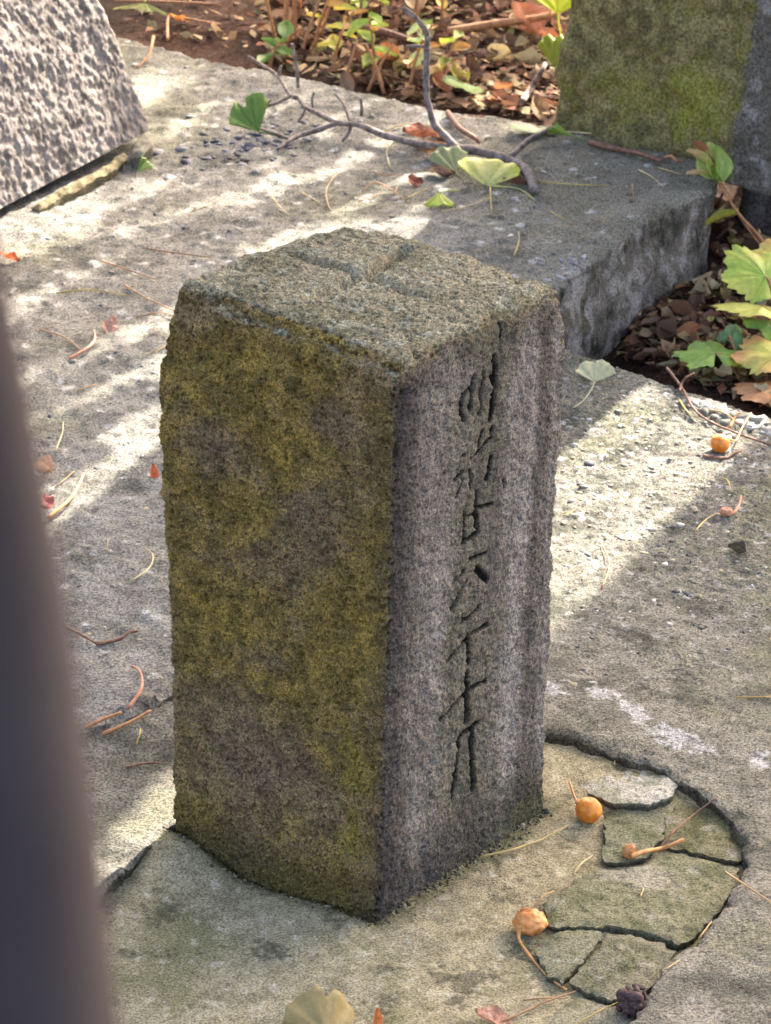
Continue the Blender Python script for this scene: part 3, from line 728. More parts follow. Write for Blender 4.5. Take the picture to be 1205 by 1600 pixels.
# right face
sv = np.column_stack([L[:, 0] * 62, L[:, 1] * 62, L[:, 2] * 5]); strk = part_fbm(VIS, sv, 4, 231)
cr_ = mix(T(122, 115, 106), T(104, 98, 88), sstep(-.3, .3, k2))
prof = np.interp(vv, [0, .04, .10, .17, .3, .42, .55, .64, .72, .80, .84, .9, .94, 1.0], [-.55, -.65, -.2, .25, .3, -.1, -.3, .05, .5, .35, -.4, -.15, .35, .2])
val = prof * .9 + strk * .42 + k2 * .2
cr_ = mix(cr_, T(158, 150, 142), sstep(.0, .7, val) * .85)
cr_ = mix(cr_, T(76, 70, 66), sstep(.0, -.7, val) * .85)
cr_ = mix(cr_, T(104, 100, 80), sstep(.0, .4, .5 - np.abs(vv - .5) * 2.2 + k1 * .6) * .45)
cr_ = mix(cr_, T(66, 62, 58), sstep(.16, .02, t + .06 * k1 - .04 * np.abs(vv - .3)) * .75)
cr_ = mix(cr_, T(78, 74, 60), sstep(.9, 1.0, t + .04 * k1 + .05 * strk) * .7)
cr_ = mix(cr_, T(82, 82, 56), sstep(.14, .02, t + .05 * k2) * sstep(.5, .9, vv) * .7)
# top
ct = mix(T(146, 136, 110), T(122, 114, 88), sstep(-.3, .3, k1 + .5 * k2))
ct = mix(ct, T(158, 156, 136), sstep(.1, .5, k2 + .5 * k3) * .55)
ct = mix(ct, T(86, 84, 68), sstep(.2, .6, part_fbm(VIS, L * 80, 3, 241) + .4 * k3) * .5)
wl = np.clip(nl, 0, 1) ** 2; wr = nr_ ** 2; wt = sstep(.5, .9, ntp + .15 * k2)
C = cl * wl[:, None] + cr_ * wr[:, None] + cl * np.clip(1 - wl - wr, 0, 1)[:, None]
edge = sstep(.045, .0, np.abs(uu * .24 - vv * .2376 + .012)) * sstep(.06, .02, uu * .24) * sstep(.06, .02, vv * .2376) * (t < .97)
C = mix(C, T(64, 59, 58), edge * .5 * sstep(-.4, .2, k1 + .4))
C = mix(C, ct, wt)
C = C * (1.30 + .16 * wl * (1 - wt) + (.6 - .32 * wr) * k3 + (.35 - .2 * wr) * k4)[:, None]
C = mix(C, np.tile(S(26, 25, 26), (N, 1)), sstep(.0008, .0030, carve) * .93)      # near-black colour where the characters are cut in
L = L + nv * ((nl > .4) * wl * (1 - wt) * mossL * (.0009 + .0016 * np.clip(k4 + .3 * k3, 0, 1)))[:, None]     # the moss stands proud of the stone
post = link_mesh('stone_post', L, F, M['post'], None, C, True, P0)
tag(post, 'weathered square stone post with a cross cut in its top and carved characters', 'stone post')

rs = np.random.default_rng(31); gp = []
for k in range(560):
    f_ = rs.uniform(0, 1); o_ = abs(rs.normal(0, .0055)) + .0005
    q_ = (P0 + E1 * PA * f_ - E2 * o_) if k % 2 else (P0 + E2 * PB * f_ - E1 * o_)
    gp.append(q_)
gp = np.array(gp); gp[:, 2] = H_frag(gp[:, 0], gp[:, 1])
bv, bf = ico(); bf = np.array(bf); n_ = len(gp); sz = rs.gamma(3, .0003, n_) + .0004
V = (bv[None] * sz[:, None, None] * (1 + .4 * rs.uniform(-1, 1, (n_, len(bv), 1))) + gp[:, None]).reshape(-1, 3)
gc = np.array([S(86, 82, 56), S(64, 62, 44), S(110, 104, 84), S(54, 48, 42), S(130, 124, 104)])[rs.choice(5, n_, p=[.32, .3, .16, .2, .02])]
grit = link_mesh('grit', V, (bf[None] + (np.arange(n_) * len(bv))[:, None, None]).reshape(-1, 3), M['pebble'], None, np.repeat(gc, len(bv), 0))
tag(grit, 'loose grit and moss crumbs along the foot of the post', 'grit', kind='stuff')
# ------------------------------------------------------------------ big stones behind
def block(name, base, top, spacing_v, hs, dispf, colf, mat, rr, origin, na=90, nb=40):
    """hewn block: base/top are 4 xyz corners in order near-left, near-right, far-right, far-left"""
    base = np.array(base); top = np.array(top)
    A = np.linalg.norm(base[1] - base[0]); B = np.linalg.norm(base[3] - base[0]); Hh = top[0][2] - base[0][2]
    p, F = box_grid(np.linspace(0, A, na), np.linspace(0, B, nb), np.array(hs) * Hh)
    q = round_box(p, (A, B, Hh), np.clip(rr + rr * .4 * fbm(p * 9, 2, 5), .004, 1))
    a, b, c = (q / np.array([A, B, Hh])).T
    a, b, c = a[:, None], b[:, None], c[:, None]
    lo = base[0] * (1 - a) * (1 - b) + base[1] * a * (1 - b) + base[2] * a * b + base[3] * (1 - a) * b
    hi = top[0] * (1 - a) * (1 - b) + top[1] * a * (1 - b) + top[2] * a * b + top[3] * (1 - a) * b
    V = lo * (1 - c) + hi * c
    n = vnormals(V, F)
    if n[np.argmax(V[:, 2])][2] < 0: F = F[:, ::-1]; n = -n
    V = V + n * dispf(V, n)[:, None]
    return link_mesh(name, V, F, mat, None, colf(V, n), True, origin)
# granite block on the left, face leaning back
gB = up_pt(243, 219) + np.array([0, 0, .018]); gA = up_pt(-330, 514) + np.array([0, 0, .012])
fd = (gB - gA); fd[2] = 0; fd /= np.linalg.norm(fd); fin = np.array([-fd[1], fd[0], 0])
gC = gB + fin * .5; gD = gA + fin * .5
lean = np.array([-.46, .20, 1.0])
lean2 = np.array([-.30, -.1, 1.0])
gh = np.concatenate([np.linspace(0, .36, 210), np.linspace(.365, 1, 110)])
def g_disp(V, n):
    s = np.column_stack([V[:, 0] * 150, V[:, 1] * 150, V[:, 2] * 88]) + .4 * np.column_stack([fbm(V * 50, 2, 305), fbm(V * 50, 2, 306), fbm(V * 50, 2, 307)]); w, wi = worley(s, 301)
    return .0026 * (.6 - w) + .0026 * fbm(V * 85, 3, 302) + .006 * fbm(V * 8, 2, 303)
def g_col(V, n):
    N = len(V); k = fbm(V * 40, 4, 311); c = mix(np.tile(S(138, 130, 123), (N, 1)), np.tile(S(106, 99, 93), (N, 1)), sstep(-.3, .4, k))
    return mix(c, np.tile(S(156, 148, 140), (N, 1)), sstep(.2, .6, fbm(V * 90, 2, 312)) * .5)
gtop = [x + lean * 1.1 for x in (gA, gB)] + [x + lean2 * 1.1 for x in (gC, gD)]
granite = block('granite_block', [gA, gB, gC, gD], gtop, 0, gh, g_disp, g_col, M['granite'], .012, gA, 420, 40)
tag(granite, 'rough pointed pinkish granite block leaning back at the upper left', 'granite block')
# mossy stone at the upper right
mA = up_pt(853, 193); mB = up_pt(1226, 293); mA[2] += -.004; mB = np.array([mB[0], mB[1], mA[2]])
fd = mB - mA; fd[2] = 0; fd /= np.linalg.norm(fd); fin = np.array([-fd[1], fd[0], 0])
mC, mD = mB + fin * .24, mA + fin * .24
ml = np.array([.105, .10, 1.0]); ml2 = np.array([.01, .10, 1.0])
mtop = [mA + ml * 1.5, mB + ml2 * 1.5, mC + ml2 * 1.5, mD + ml * 1.5]
mh = np.concatenate([np.linspace(0, .26, 110), np.linspace(.265, 1, 110)])
def m_disp(V, n):
    return .012 * fbm(V * 9, 4, 321) + .0055 * fbm(V * 40, 3, 322) + .003 * fbm(V * 130, 2, 323)
def m_col(V, n):
    N = len(V); k = fbm(V * 9, 4, 331); k2 = fbm(V * 45, 3, 332)
    c = mix(np.tile(S(142, 132, 88), (N, 1)), np.tile(S(108, 101, 68), (N, 1)), sstep(-.3, .3, k2))
    c = mix(c, np.tile(S(138, 134, 66), (N, 1)), sstep(.1, .5, k + .5 * k2) * .6)
    q = P_plane(1085, 165, mA, np.array([fd[1], -fd[0], 0])); c = mix(c, np.tile(S(150, 150, 66), (N, 1)), sstep(.0, .6, 1 - np.linalg.norm(V - q, axis=1) / .07 + .6 * k2) * .65)
    q = P_plane(1210, 130, mA, np.array([fd[1], -fd[0], 0])); dd = np.abs((V - q) @ fd); up_ = (V[:, 2] < q[2] + .10) & (V[:, 2] > q[2] - .16)
    c = mix(c, mix(np.tile(S(104, 100, 96), (N, 1)), np.tile(S(150, 146, 142), (N, 1)), sstep(.1, .5, k2)), sstep(.062, .05, dd + .01 * k2) * up_ * .85)
    return c
mossy = block('mossy_stone', [mA, mB, mC, mD], mtop, 0, mh, m_disp, m_col, M['moss'], .02, mA, 120, 60)
tag(mossy, 'tall moss-covered upright stone standing at the upper right corner of the slab', 'stone')
# grey stone it rests on, in the pit
uA = P(1146, 415, -.06); fin2 = np.array([.25, 1., 0]) / 1.03
uB = uA + np.array([.30, -.02, 0])
ub_ = [uA, uB, uB + fin2 * .22, uA + fin2 * .22]
def u_col(V, n):
    N = len(V); k = fbm(V * 25, 4, 341); return mix(np.tile(S(78, 72, 70), (N, 1)), np.tile(S(108, 104, 102), (N, 1)), sstep(-.2, .4, k))
under = block('bearing_stone', ub_, [x + np.array([.01, .05, .148]) for x in ub_], 0, np.linspace(0, 1, 40), lambda V, n: .012 * fbm(V * 14, 4, 342) + .003 * fbm(V * 60, 2, 343), u_col, M['moss'], .03, uA, 60, 40)
tag(under, 'dark grey stone underneath the mossy stone, half hidden behind the leaves', 'stone')
# mortar packing under the granite block
def lump(name, ctr, axes, label, cat, col1, col2, seed, mat=None, group=None):
    bv, bf = ICO3; ax = np.array(axes); V = bv @ ax
    V = V * (1 + .16 * fbm(bv * 2.2 + seed, 3, seed))[:, None] + .0015 * fbm(V * 160, 2, seed)[:, None] * bv
    k = fbm(V * 60 + seed, 3, seed + 1); N = len(V)
    o = link_mesh(name, V, np.array(bf), mat or M['mortar'], None, mix(np.tile(col1, (N, 1)), np.tile(col2, (N, 1)), sstep(-.3, .3, k)))
    o.location = tuple(ctr); return tag(o, label, cat, group)
a_ = up_pt(92, 312); b_ = up_pt(196, 256); dv = (b_ - a_) / 2; nn_ = np.array([-dv[1], dv[0], 0]); nn_ = nn_ / np.linalg.norm(nn_)
def packing(name, pts, h, colr, label, cat, seed):
    ol = [up_pt(x, y) for x, y in pts]; ctr = np.mean(ol, 0)
    def zf(x, y): p_ = xyz(x, y, 5.); return H_up0(x, y) + h + .004 * fbm(p_ * 40, 3, seed) + .002 * fbm(p_ * 120, 2, seed + 1)
    def cf(x, y, d): return mix(np.tile(colr, (len(x), 1)), np.tile(colr * .6, (len(x), 1)), sstep(-.2, .5, fbm(xyz(x * 50, y * 50, 3.), 3, seed + 2)))
    tag(sheet(name, ol, .0035, zf, cf, M['mortar'], h + .01, .006, .0016, colr * .7, origin=ctr, seed=seed), label, cat)
packing('mortar_strip', [(48, 334), (90, 312), (130, 290), (165, 272), (192, 250), (201, 258), (176, 278), (150, 292), (120, 308), (96, 318), (64, 338)], .014, S(132, 122, 94), 'long beige strip of mortar under the granite block', 'mortar', 51)
packing('wedge_stone', [(203, 262), (206, 246), (222, 226), (238, 230), (240, 244), (222, 262)], .020, S(140, 136, 120), 'small pale wedge stone under the corner of the granite block', 'stone', 57)

# ------------------------------------------------------------------ leaves
def frame(loc, yaw, pitch=0., roll=0.):
    return Matrix.Translation(Vector(loc)) @ Matrix.Rotation(yaw, 4, 'Z') @ Matrix.Rotation(pitch, 4, 'X') @ Matrix.Rotation(roll, 4, 'Y')
def ginkgo(name, loc, size, yaw, pitch, roll, c_in, c_out, label, group=None, fold=0.2, cup=.12, spread=62, notch=.25, stalk=None, stalk_len=.9, seed=0):
    """fan leaf; local +y runs from the stalk to the rim"""
    na, nr = 26, 9; V = []; Cc = []; rs = np.random.default_rng(seed)
    ph = rs.uniform(0, 6, 4)
    for j in range(nr):
        rr = .03 + .97 * j / (nr - 1)
        for i in range(na):
            s_ = i / (na - 1) * 2 - 1; th = math.radians(spread) * s_
            R_ = 1 - .14 * s_ * s_ - notch * math.exp(-(s_ / .09) ** 2) + .03 * math.sin(s_ * 9 + ph[0]) + .02 * math.sin(s_ * 23 + ph[1])
            x = rr * R_ * math.sin(th); y = rr * R_ * math.cos(th)
            z = fold * abs(x) ** 1.2 + cup * (rr ** 2) * math.sin(s_ * 2.5 + ph[2]) + .04 * rr * math.sin(s_ * 12 + ph[3])
            V.append((x * size, y * size, z * size)); tt = rr ** 2 * (.6 + .4 * abs(s_))
            rib = 1 + .035 * math.sin(s_ * 60)
            Cc.append((c_in * (1 - tt) + c_out * tt) * rib)
    F = [(j * na + i, j * na + i + 1, (j + 1) * na + i + 1, (j + 1) * na + i) for j in range(nr - 1) for i in range(na - 1)]
    blade = link_mesh('blade', np.array(V), np.array(F), M['leaf'], None, np.array(Cc))
    root = empty(name, (0, 0, 0), label, 'leaf', group)
    root.matrix_world = frame(loc, yaw, pitch, roll); blade.parent = root
    so = blade.modifiers.new('thick', 'SOLIDIFY'); so.thickness = .0004
    if stalk is not None:
        inv = root.matrix_world.inverted(); stalk = [(0, 0, 0)] + [tuple(inv @ Vector(p_)) for p_ in stalk]
    pts = [(0, .04 * size, 0), (.02 * size, -.3 * size * stalk_len, -.01 * size), (.10 * size, -.7 * size * stalk_len, -.02 * size), (.22 * size, -1. * size * stalk_len, -.02 * size)] if stalk is None else stalk
    tv, tf = tube(smooth_line(pts, 4), np.linspace(.028, .02, len(smooth_line(pts, 4))) * size, 6)
    link_mesh('stalk', tv, tf, M['leaf'], root, np.tile(c_in * .95, (len(tv), 1)))
    return root
Y1, Y2, YG = S(176, 176, 60), S(150, 166, 50), S(120, 150, 54)
ginkgo('ginkgo_leaf', surf(405, 207, 'up', .006), .052, math.radians(62), math.radians(48), math.radians(-24), S(96, 128, 56), S(128, 154, 78), 'dark green folded ginkgo leaf lying by the slate pebbles', 'fallen ginkgo leaves', .5, .2, 50, .3, [surf(420, 209, 'up', .006), surf(436, 213, 'up', .006)], seed=1)
ginkgo('ginkgo_leaf', surf(760, 290, 'up', .006), .052, math.radians(-6), math.radians(34), math.radians(8), S(186, 186, 120), S(190, 192, 70), 'large yellow-green ginkgo leaf under the thick end of the branch', 'fallen ginkgo leaves', .12, .2, 70, .1, [surf(790, 292, 'up', .004), surf(815, 297, 'up', .004), surf(836, 313, 'up', .003)], seed=2)
ginkgo('ginkgo_leaf', surf(686, 301, 'up', .016), .028, math.radians(188), math.radians(-22), math.radians(0), S(170, 184, 70), S(140, 164, 42), 'small bright yellow-green ginkgo leaf in front of the large one', 'fallen ginkgo leaves', -.3, -.1, 58, .1, [surf(700, 298, 'up', .012), surf(717, 297, 'up', .004)], seed=3)
ginkgo('ginkgo_leaf', surf(929, 597, 'low', .004), .030, math.radians(-4), math.radians(40), math.radians(0), S(196, 192, 150), S(200, 196, 156), 'pale cream ginkgo leaf lying flat beside the right edge of the post', 'fallen ginkgo leaves', .1, .1, 66, .18, [surf(922, 612, 'low', .004), surf(910, 627, 'low', .003), surf(896, 637, 'low', .003)], seed=4)
ginkgo('ginkgo_leaf', surf(834, 208, 'up', .010), .040, math.radians(10), math.radians(-4), math.radians(4), S(150, 166, 116), S(140, 158, 108), 'pale grey-green ginkgo leaf lying flat at the back rim of the slab', 'fallen ginkgo leaves', .05, .05, 75, .12, [surf(834, 212, 'up', .006), surf(835, 218, 'up', .003)], seed=5)
ginkgo('ginkgo_leaf', surf(712, 268, 'up', .006), .042, math.radians(25), math.radians(30), math.radians(-12), S(142, 150, 104), S(150, 156, 110), 'dull grey-green ginkgo leaf behind the large yellow-green one', 'fallen ginkgo leaves', .2, .1, 48, .1, seed=6, stalk_len=.5)
ginkgo('ginkgo_leaf', surf(900, 214, 'up', .010), .040, math.radians(78), math.radians(8), math.radians(6), S(140, 160, 70), S(120, 146, 58), 'narrow green ginkgo leaf at the foot of the mossy stone', 'fallen ginkgo leaves', .4, .1, 26, .0, seed=7, stalk_len=1.0)
ginkgo('ginkgo_leaf', surf(512, 1618, 'bed', .006), .041, math.radians(6), math.radians(40), math.radians(22), S(146, 130, 84), S(160, 142, 92), 'faded olive ginkgo leaf at the bottom edge of the picture', 'fallen ginkgo leaves', -.35, .10, 72, .3, [surf(530, 1640, 'bed', .004), surf(560, 1660, 'bed', .003)], seed=8)
ginkgo('ginkgo_leaf', surf(868, 106, 'soil', .016), .050, math.radians(5), math.radians(60), 0, S(130, 142, 44), S(140, 152, 50), 'upright olive ginkgo leaf in the litter beside the mossy stone', 'fallen ginkgo leaves', .1, .1, 40, .1, seed=9)
ginkgo('ginkgo_leaf', surf(872, 22, 'soil', .05), .060, math.radians(0), math.radians(40), 0, S(200, 206, 40), S(206, 212, 60), 'bright lemon ginkgo leaf at the top edge by the mossy stone', 'fallen ginkgo leaves', .1, .1, 60, .1, seed=10)
ginkgo('ginkgo_leaf', surf(226, 4, 'soil', .012), .060, math.radians(170), math.radians(-30), 0, S(150, 156, 84), S(164, 160, 84), 'olive ginkgo leaf on the bare soil above the granite block', 'fallen ginkgo leaves', .3, .1, 58, .3, seed=12)
ginkgo('ginkgo_leaf', surf(214, 268, 'up', .006), .026, math.radians(-40), math.radians(20), math.radians(40), S(80, 108, 40), S(110, 136, 56), 'sliver of green leaf caught under the granite block corner', 'fallen ginkgo leaves', .3, .1, 30, .0, seed=13, stalk_len=.3)

def ovate(seed, curl=.35, twist=.3, wid=.34, crumple=.06):
    rs = np.random.default_rng(seed); nu, nv_ = 9, 7; V = []
    ph = rs.uniform(0, 6, 4)
    for i in range(nu):
        a = i / (nu - 1); wd = wid * math.sin(math.pi * min(1, a * .96 + .02)) ** .75 * (1 - .25 * a)
        for j in range(nv_):
            b = j / (nv_ - 1) * 2 - 1
            x = b * wd; y = a - .5
            z = curl * (b * b) * wd * 1.6 + twist * (a - .5) * b * wd + crumple * math.sin(a * 9 + ph[0] + b * 3) + .5 * crumple * math.sin(b * 7 + ph[1] + a * 15) + curl * .35 * (a - .5) ** 2 * 2
            V.append((x, y, z))
    F = [(i * nv_ + j, i * nv_ + j + 1, (i + 1) * nv_ + j + 1, (i + 1) * nv_ + j) for i in range(nu - 1) for j in range(nv_ - 1)]
    V = np.array(V); V[:, 2] -= V[:, 2].min()
    me = bpy.data.meshes.new('blade'); me.from_pydata([tuple(v) for v in V], [], F); me.update()
    me.polygons.foreach_set('use_smooth', np.ones(len(F), bool)); return me
OV = [ovate(k, random.uniform(.2, .9), random.uniform(-.8, .8), random.uniform(.22, .42), random.uniform(.03, .09)) for k in range(9)]
def single_leaf(name, loc, size, yaw, pitch, roll, c1, c2, label, proto=0, cat='leaf', wid=1., group=None):
    me = OV[proto].copy(); me.materials.clear()
    me.materials.append(plain_mat(name + '_blade', c1, c2, 6, .75, .4, .05, .3, .2))
    o = bpy.data.objects.new(name, me); COL.objects.link(o); o.matrix_world = frame(loc, yaw, pitch, roll) @ Matrix.Diagonal((size * wid, size, size, 1)); return tag(o, label, cat, group)
single_leaf('dry_leaf', surf(662, 216, 'up', .004), .062, math.radians(95), .2, .15, S(112, 66, 50), S(176, 116, 92), 'crumpled reddish-brown dry leaf behind the branch', 4, wid=1.3)
single_leaf('dry_leaf', surf(684, 243, 'up', .004), .052, math.radians(80), .1, .1, S(176, 130, 86), S(206, 168, 120), 'flat tan dry leaf just below the branch', 1, wid=1.1)
single_leaf('dry_leaf', surf(646, 285, 'up', .003), .026, math.radians(20), .4, .3, S(100, 50, 42), S(140, 80, 66), 'tiny dark red crumpled leaf left of the small ginkgo leaf', 4, wid=1.5)
single_leaf('dry_leaf', surf(690, 275, 'up', .002), .034, math.radians(85), .1, 0, S(120, 96, 84), S(150, 124, 108), 'small grey-brown leaf under the dull ginkgo leaf', 2)
single_leaf('dry_leaf', surf(806, 287, 'up', .002), .036, math.radians(95), .1, 0, S(126, 90, 74), S(156, 116, 96), 'small brown leaf by the cut end of the branch', 3)
single_leaf('dry_leaf', surf(650, 110, 'soil', .004), .04, 1.0, .2, .2, S(110, 70, 50), S(150, 100, 74), 'brown leaf resting on the litter behind the upright twig', 6)
single_leaf('dry_leaf', surf(239, 742, 'up', .004), .024, .2, .8, .2, S(190, 98, 62), S(206, 120, 80), 'small orange leaf scrap peeking out left of the post', 5)
single_leaf('dry_leaf', surf(62, 738, 'up', .003), .032, 1.4, .1, .1, S(176, 140, 112), S(196, 164, 136), 'flat tan leaf beside the dark bar', 2)
single_leaf('dry_leaf', surf(72, 786, 'up', .003), .024, .3, .3, .3, S(150, 66, 62), S(176, 96, 92), 'pinkish red leaf scrap half behind the dark bar', 4)
single_leaf('dry_leaf', surf(14, 404, 'up', .003), .03, 1.3, .2, .1, S(190, 90, 50), S(206, 112, 70), 'orange leaf at the left edge above the dark bar', 3)
single_leaf('seed_husk', surf(172, 512, 'up', .002), .026, -.3, .5, .3, S(176, 132, 110), S(206, 166, 146), 'small pinkish curled seed husk lying on the sunlit slab', 8, 'husk', wid=1.3)
single_leaf('dry_leaf', surf(588, 1592, 'bed', .006), .020, .1, 1.2, .2, S(200, 112, 60), S(216, 140, 84), 'tiny orange leaf tip at the bottom edge', 5)
single_leaf('dry_leaf', surf(770, 1598, 'bed', .002), .034, 1.2, .3, .2, S(150, 110, 92), S(180, 140, 120), 'crumpled pinkish-brown leaf at the bottom edge', 4, wid=1.4)
single_leaf('dry_leaf', surf(1150, 862, 'low', .001), .020, 1.2, .2, .1, S(60, 58, 52), S(84, 80, 70), 'dark leaf scrap stuck to the paving at the right', 2)

# ------------------------------------------------------------------ ginkgo fruits, stalks, cone
def fruit(loc, rad, squash, mat, label, stalk_pts, seed, dent=.03):
    bv, bf = ICO3; V = bv * (1 + dent * fbm(bv * (1.7 if dent < .1 else 2.3) + seed, 4, seed))[:, None] * np.array(squash) * rad
    V = V - .10 * rad * np.exp(-((bv - np.array([0, 0, 1.])) ** 2).sum(1) / .05)[:, None] * np.array([0, 0, 1.])
    root = empty('ginkgo_fruit', loc, label, 'fruit', 'fallen ginkgo fruits')
    child(link_mesh('flesh', V, np.array(bf), mat), root)
    pts = smooth_line([np.asarray(p) - np.asarray(loc) for p in stalk_pts], 5)
    tv, tf = tube(pts, np.interp(np.linspace(0, 1, len(pts)), [0, .12, .25, 1], [.0026, .0020, .0011, .0009]) * rad / .012, 7); child(link_mesh('stalk', tv, tf, M['stalk']), root)
    cv, cf = ICO1; d = np.asarray(stalk_pts[0]) - np.asarray(loc)
    child(link_mesh('calyx', cv * np.array([.0034, .0034, .0022]) * rad / .012 + d, np.array(cf), M['stalk']), root)
    return root
c = surf(919, 1281, 'frag') + np.array([0, 0, .0105])
fruit(c, .0122, (1., .95, .95), M['fruit'], 'plump orange ginkgo fruit beside the foot of the post', [c + np.array([-.0098, .003, .006]), surf(898, 1245, 'frag', .012), surf(890, 1222, 'frag', .016)], 3, .07)
c = surf(827, 1456, 'bed') + np.array([0, 0, .010])
fruit(c, .0132, (1.05, .95, .82), M['oldfruit'], 'withered wrinkled orange ginkgo fruit in front of the mortar pieces', [c + np.array([-.008, -.008, .0]), surf(812, 1470, 'bed', .003), surf(840, 1508, 'bed', .002), surf(862, 1530, 'bed', .002), surf(886, 1547, 'frag', .002)], 9, .24)
c = surf(1124, 706, 'low') + np.array([0, 0, .0105])
fruit(c, .0110, (1., 1., .98), M['fruit'], 'sunlit round orange ginkgo fruit on the paving at the right', [c + np.array([.009, .004, .004]), surf(1150, 688, 'low', .006), surf(1160, 668, 'low', .008), surf(1174, 645, 'low', .006)], 5, .06)
def twig(name, pts, rad, mat, label, cat='twig', group=None, seg=6, n=5, taper=.6):
    pl_ = smooth_line(pts, n); o_ = pl_[0]
    tv, tf = tube(pl_ - o_, np.linspace(rad, rad * taper, len(pl_)), seg)
    o = link_mesh(name, tv, tf, mat); o.location = tuple(o_); return tag(o, label, cat, group)
# dried fruit stalk with a forked end
root = empty('fruit_stalk', surf(983, 1338, 'frag'), 'forked dry orange fruit stalk across the mortar pieces', 'stalk')
def kid(name, pts, rad, mat, root, taper=.7, seg=6):
    pl_ = smooth_line(pts, 5) - np.array(root.location); tv, tf = tube(pl_, np.linspace(rad, rad * taper, len(pl_)) * np.array([random.uniform(.84, 1.2) for _ in pl_]), seg); return child(link_mesh(name, tv, tf, mat), root)
kid('stem', [surf(986, 1338, 'frag', .005), surf(1010, 1330, 'frag', .006), surf(1032, 1326, 'frag', .005), surf(1050, 1320, 'frag', .005), surf(1068, 1312, 'frag', .008)], .0022, M['stalk'], root)
kid('side_stem', [surf(1030, 1326, 'frag', .005), surf(1052, 1300, 'frag', .005), surf(1085, 1272, 'frag', .006), surf(1119, 1247, 'low', .004)], .0012, M['redtwig'], root)
cv, cf = ICO2; V = cv * np.array([.0060, .0045, .0075]) * (1 + .75 * fbm(cv * 2.1, 3, 8))[:, None]
child(link_mesh('cap', V + np.array([0, 0, .005]), np.array(cf), M['stalk']), root)
root = empty('fruit_stalk', surf(1134, 806, 'low'), 'small curled dry fruit stalk with a cup on the shaded paving', 'stalk')
kid('stem', [surf(1136, 804, 'low', .005), surf(1148, 800, 'low', .006), surf(1155, 788, 'low', .007), surf(1158, 775, 'low', .008)], .0020, M['pinkstalk'], root)
V = cv * np.array([.0068, .0062, .0055]) * (1 + .3 * fbm(cv * 2.5, 2, 18))[:, None]; V[:, 2] -= .003 * np.exp(-(cv[:, 0] ** 2 + cv[:, 1] ** 2) / .2) * (cv[:, 2] > 0)
child(link_mesh('cup', V + np.array([0, 0, .005]), np.array(cf), M['pinkstalk']), root)
# dark cone: lumpy scales round a core
cbase = surf(986, 1582, 'frag')
root = empty('pine_cone', cbase, 'small dark shrivelled cone on the mortar at the bottom right', 'cone')
child(link_mesh('core', ICO2[0] * np.array([.010, .010, .011]) + np.array([0, 0, .011]), np.array(ICO2[1]), M['cone']), root)
gold = math.pi * (3 - 5 ** .5)
for k in range(22):
    zc = 1 - 2 * (k + .5) / 22; rr = math.sqrt(1 - zc * zc); d = np.array([rr * math.cos(gold * k), rr * math.sin(gold * k), zc])
    t1 = np.cross(d, [0, 0, 1.]); t1 = t1 / np.linalg.norm(t1); t2 = np.cross(d, t1)
    V = (ICO1[0] * np.array([.0048, .0036, .0028])) @ np.array([t1, t2, d]); V = V * random.uniform(.6, 1.5) * np.array([random.uniform(.7, 1.4), 1, random.uniform(.6, 1.3)]) + d * np.array([.0105, .0105, .0115]) * random.uniform(.85, 1.2) + np.array([0, 0, .0115])
    child(link_mesh('scale', V, np.array(ICO1[1]), M['cone']), root)

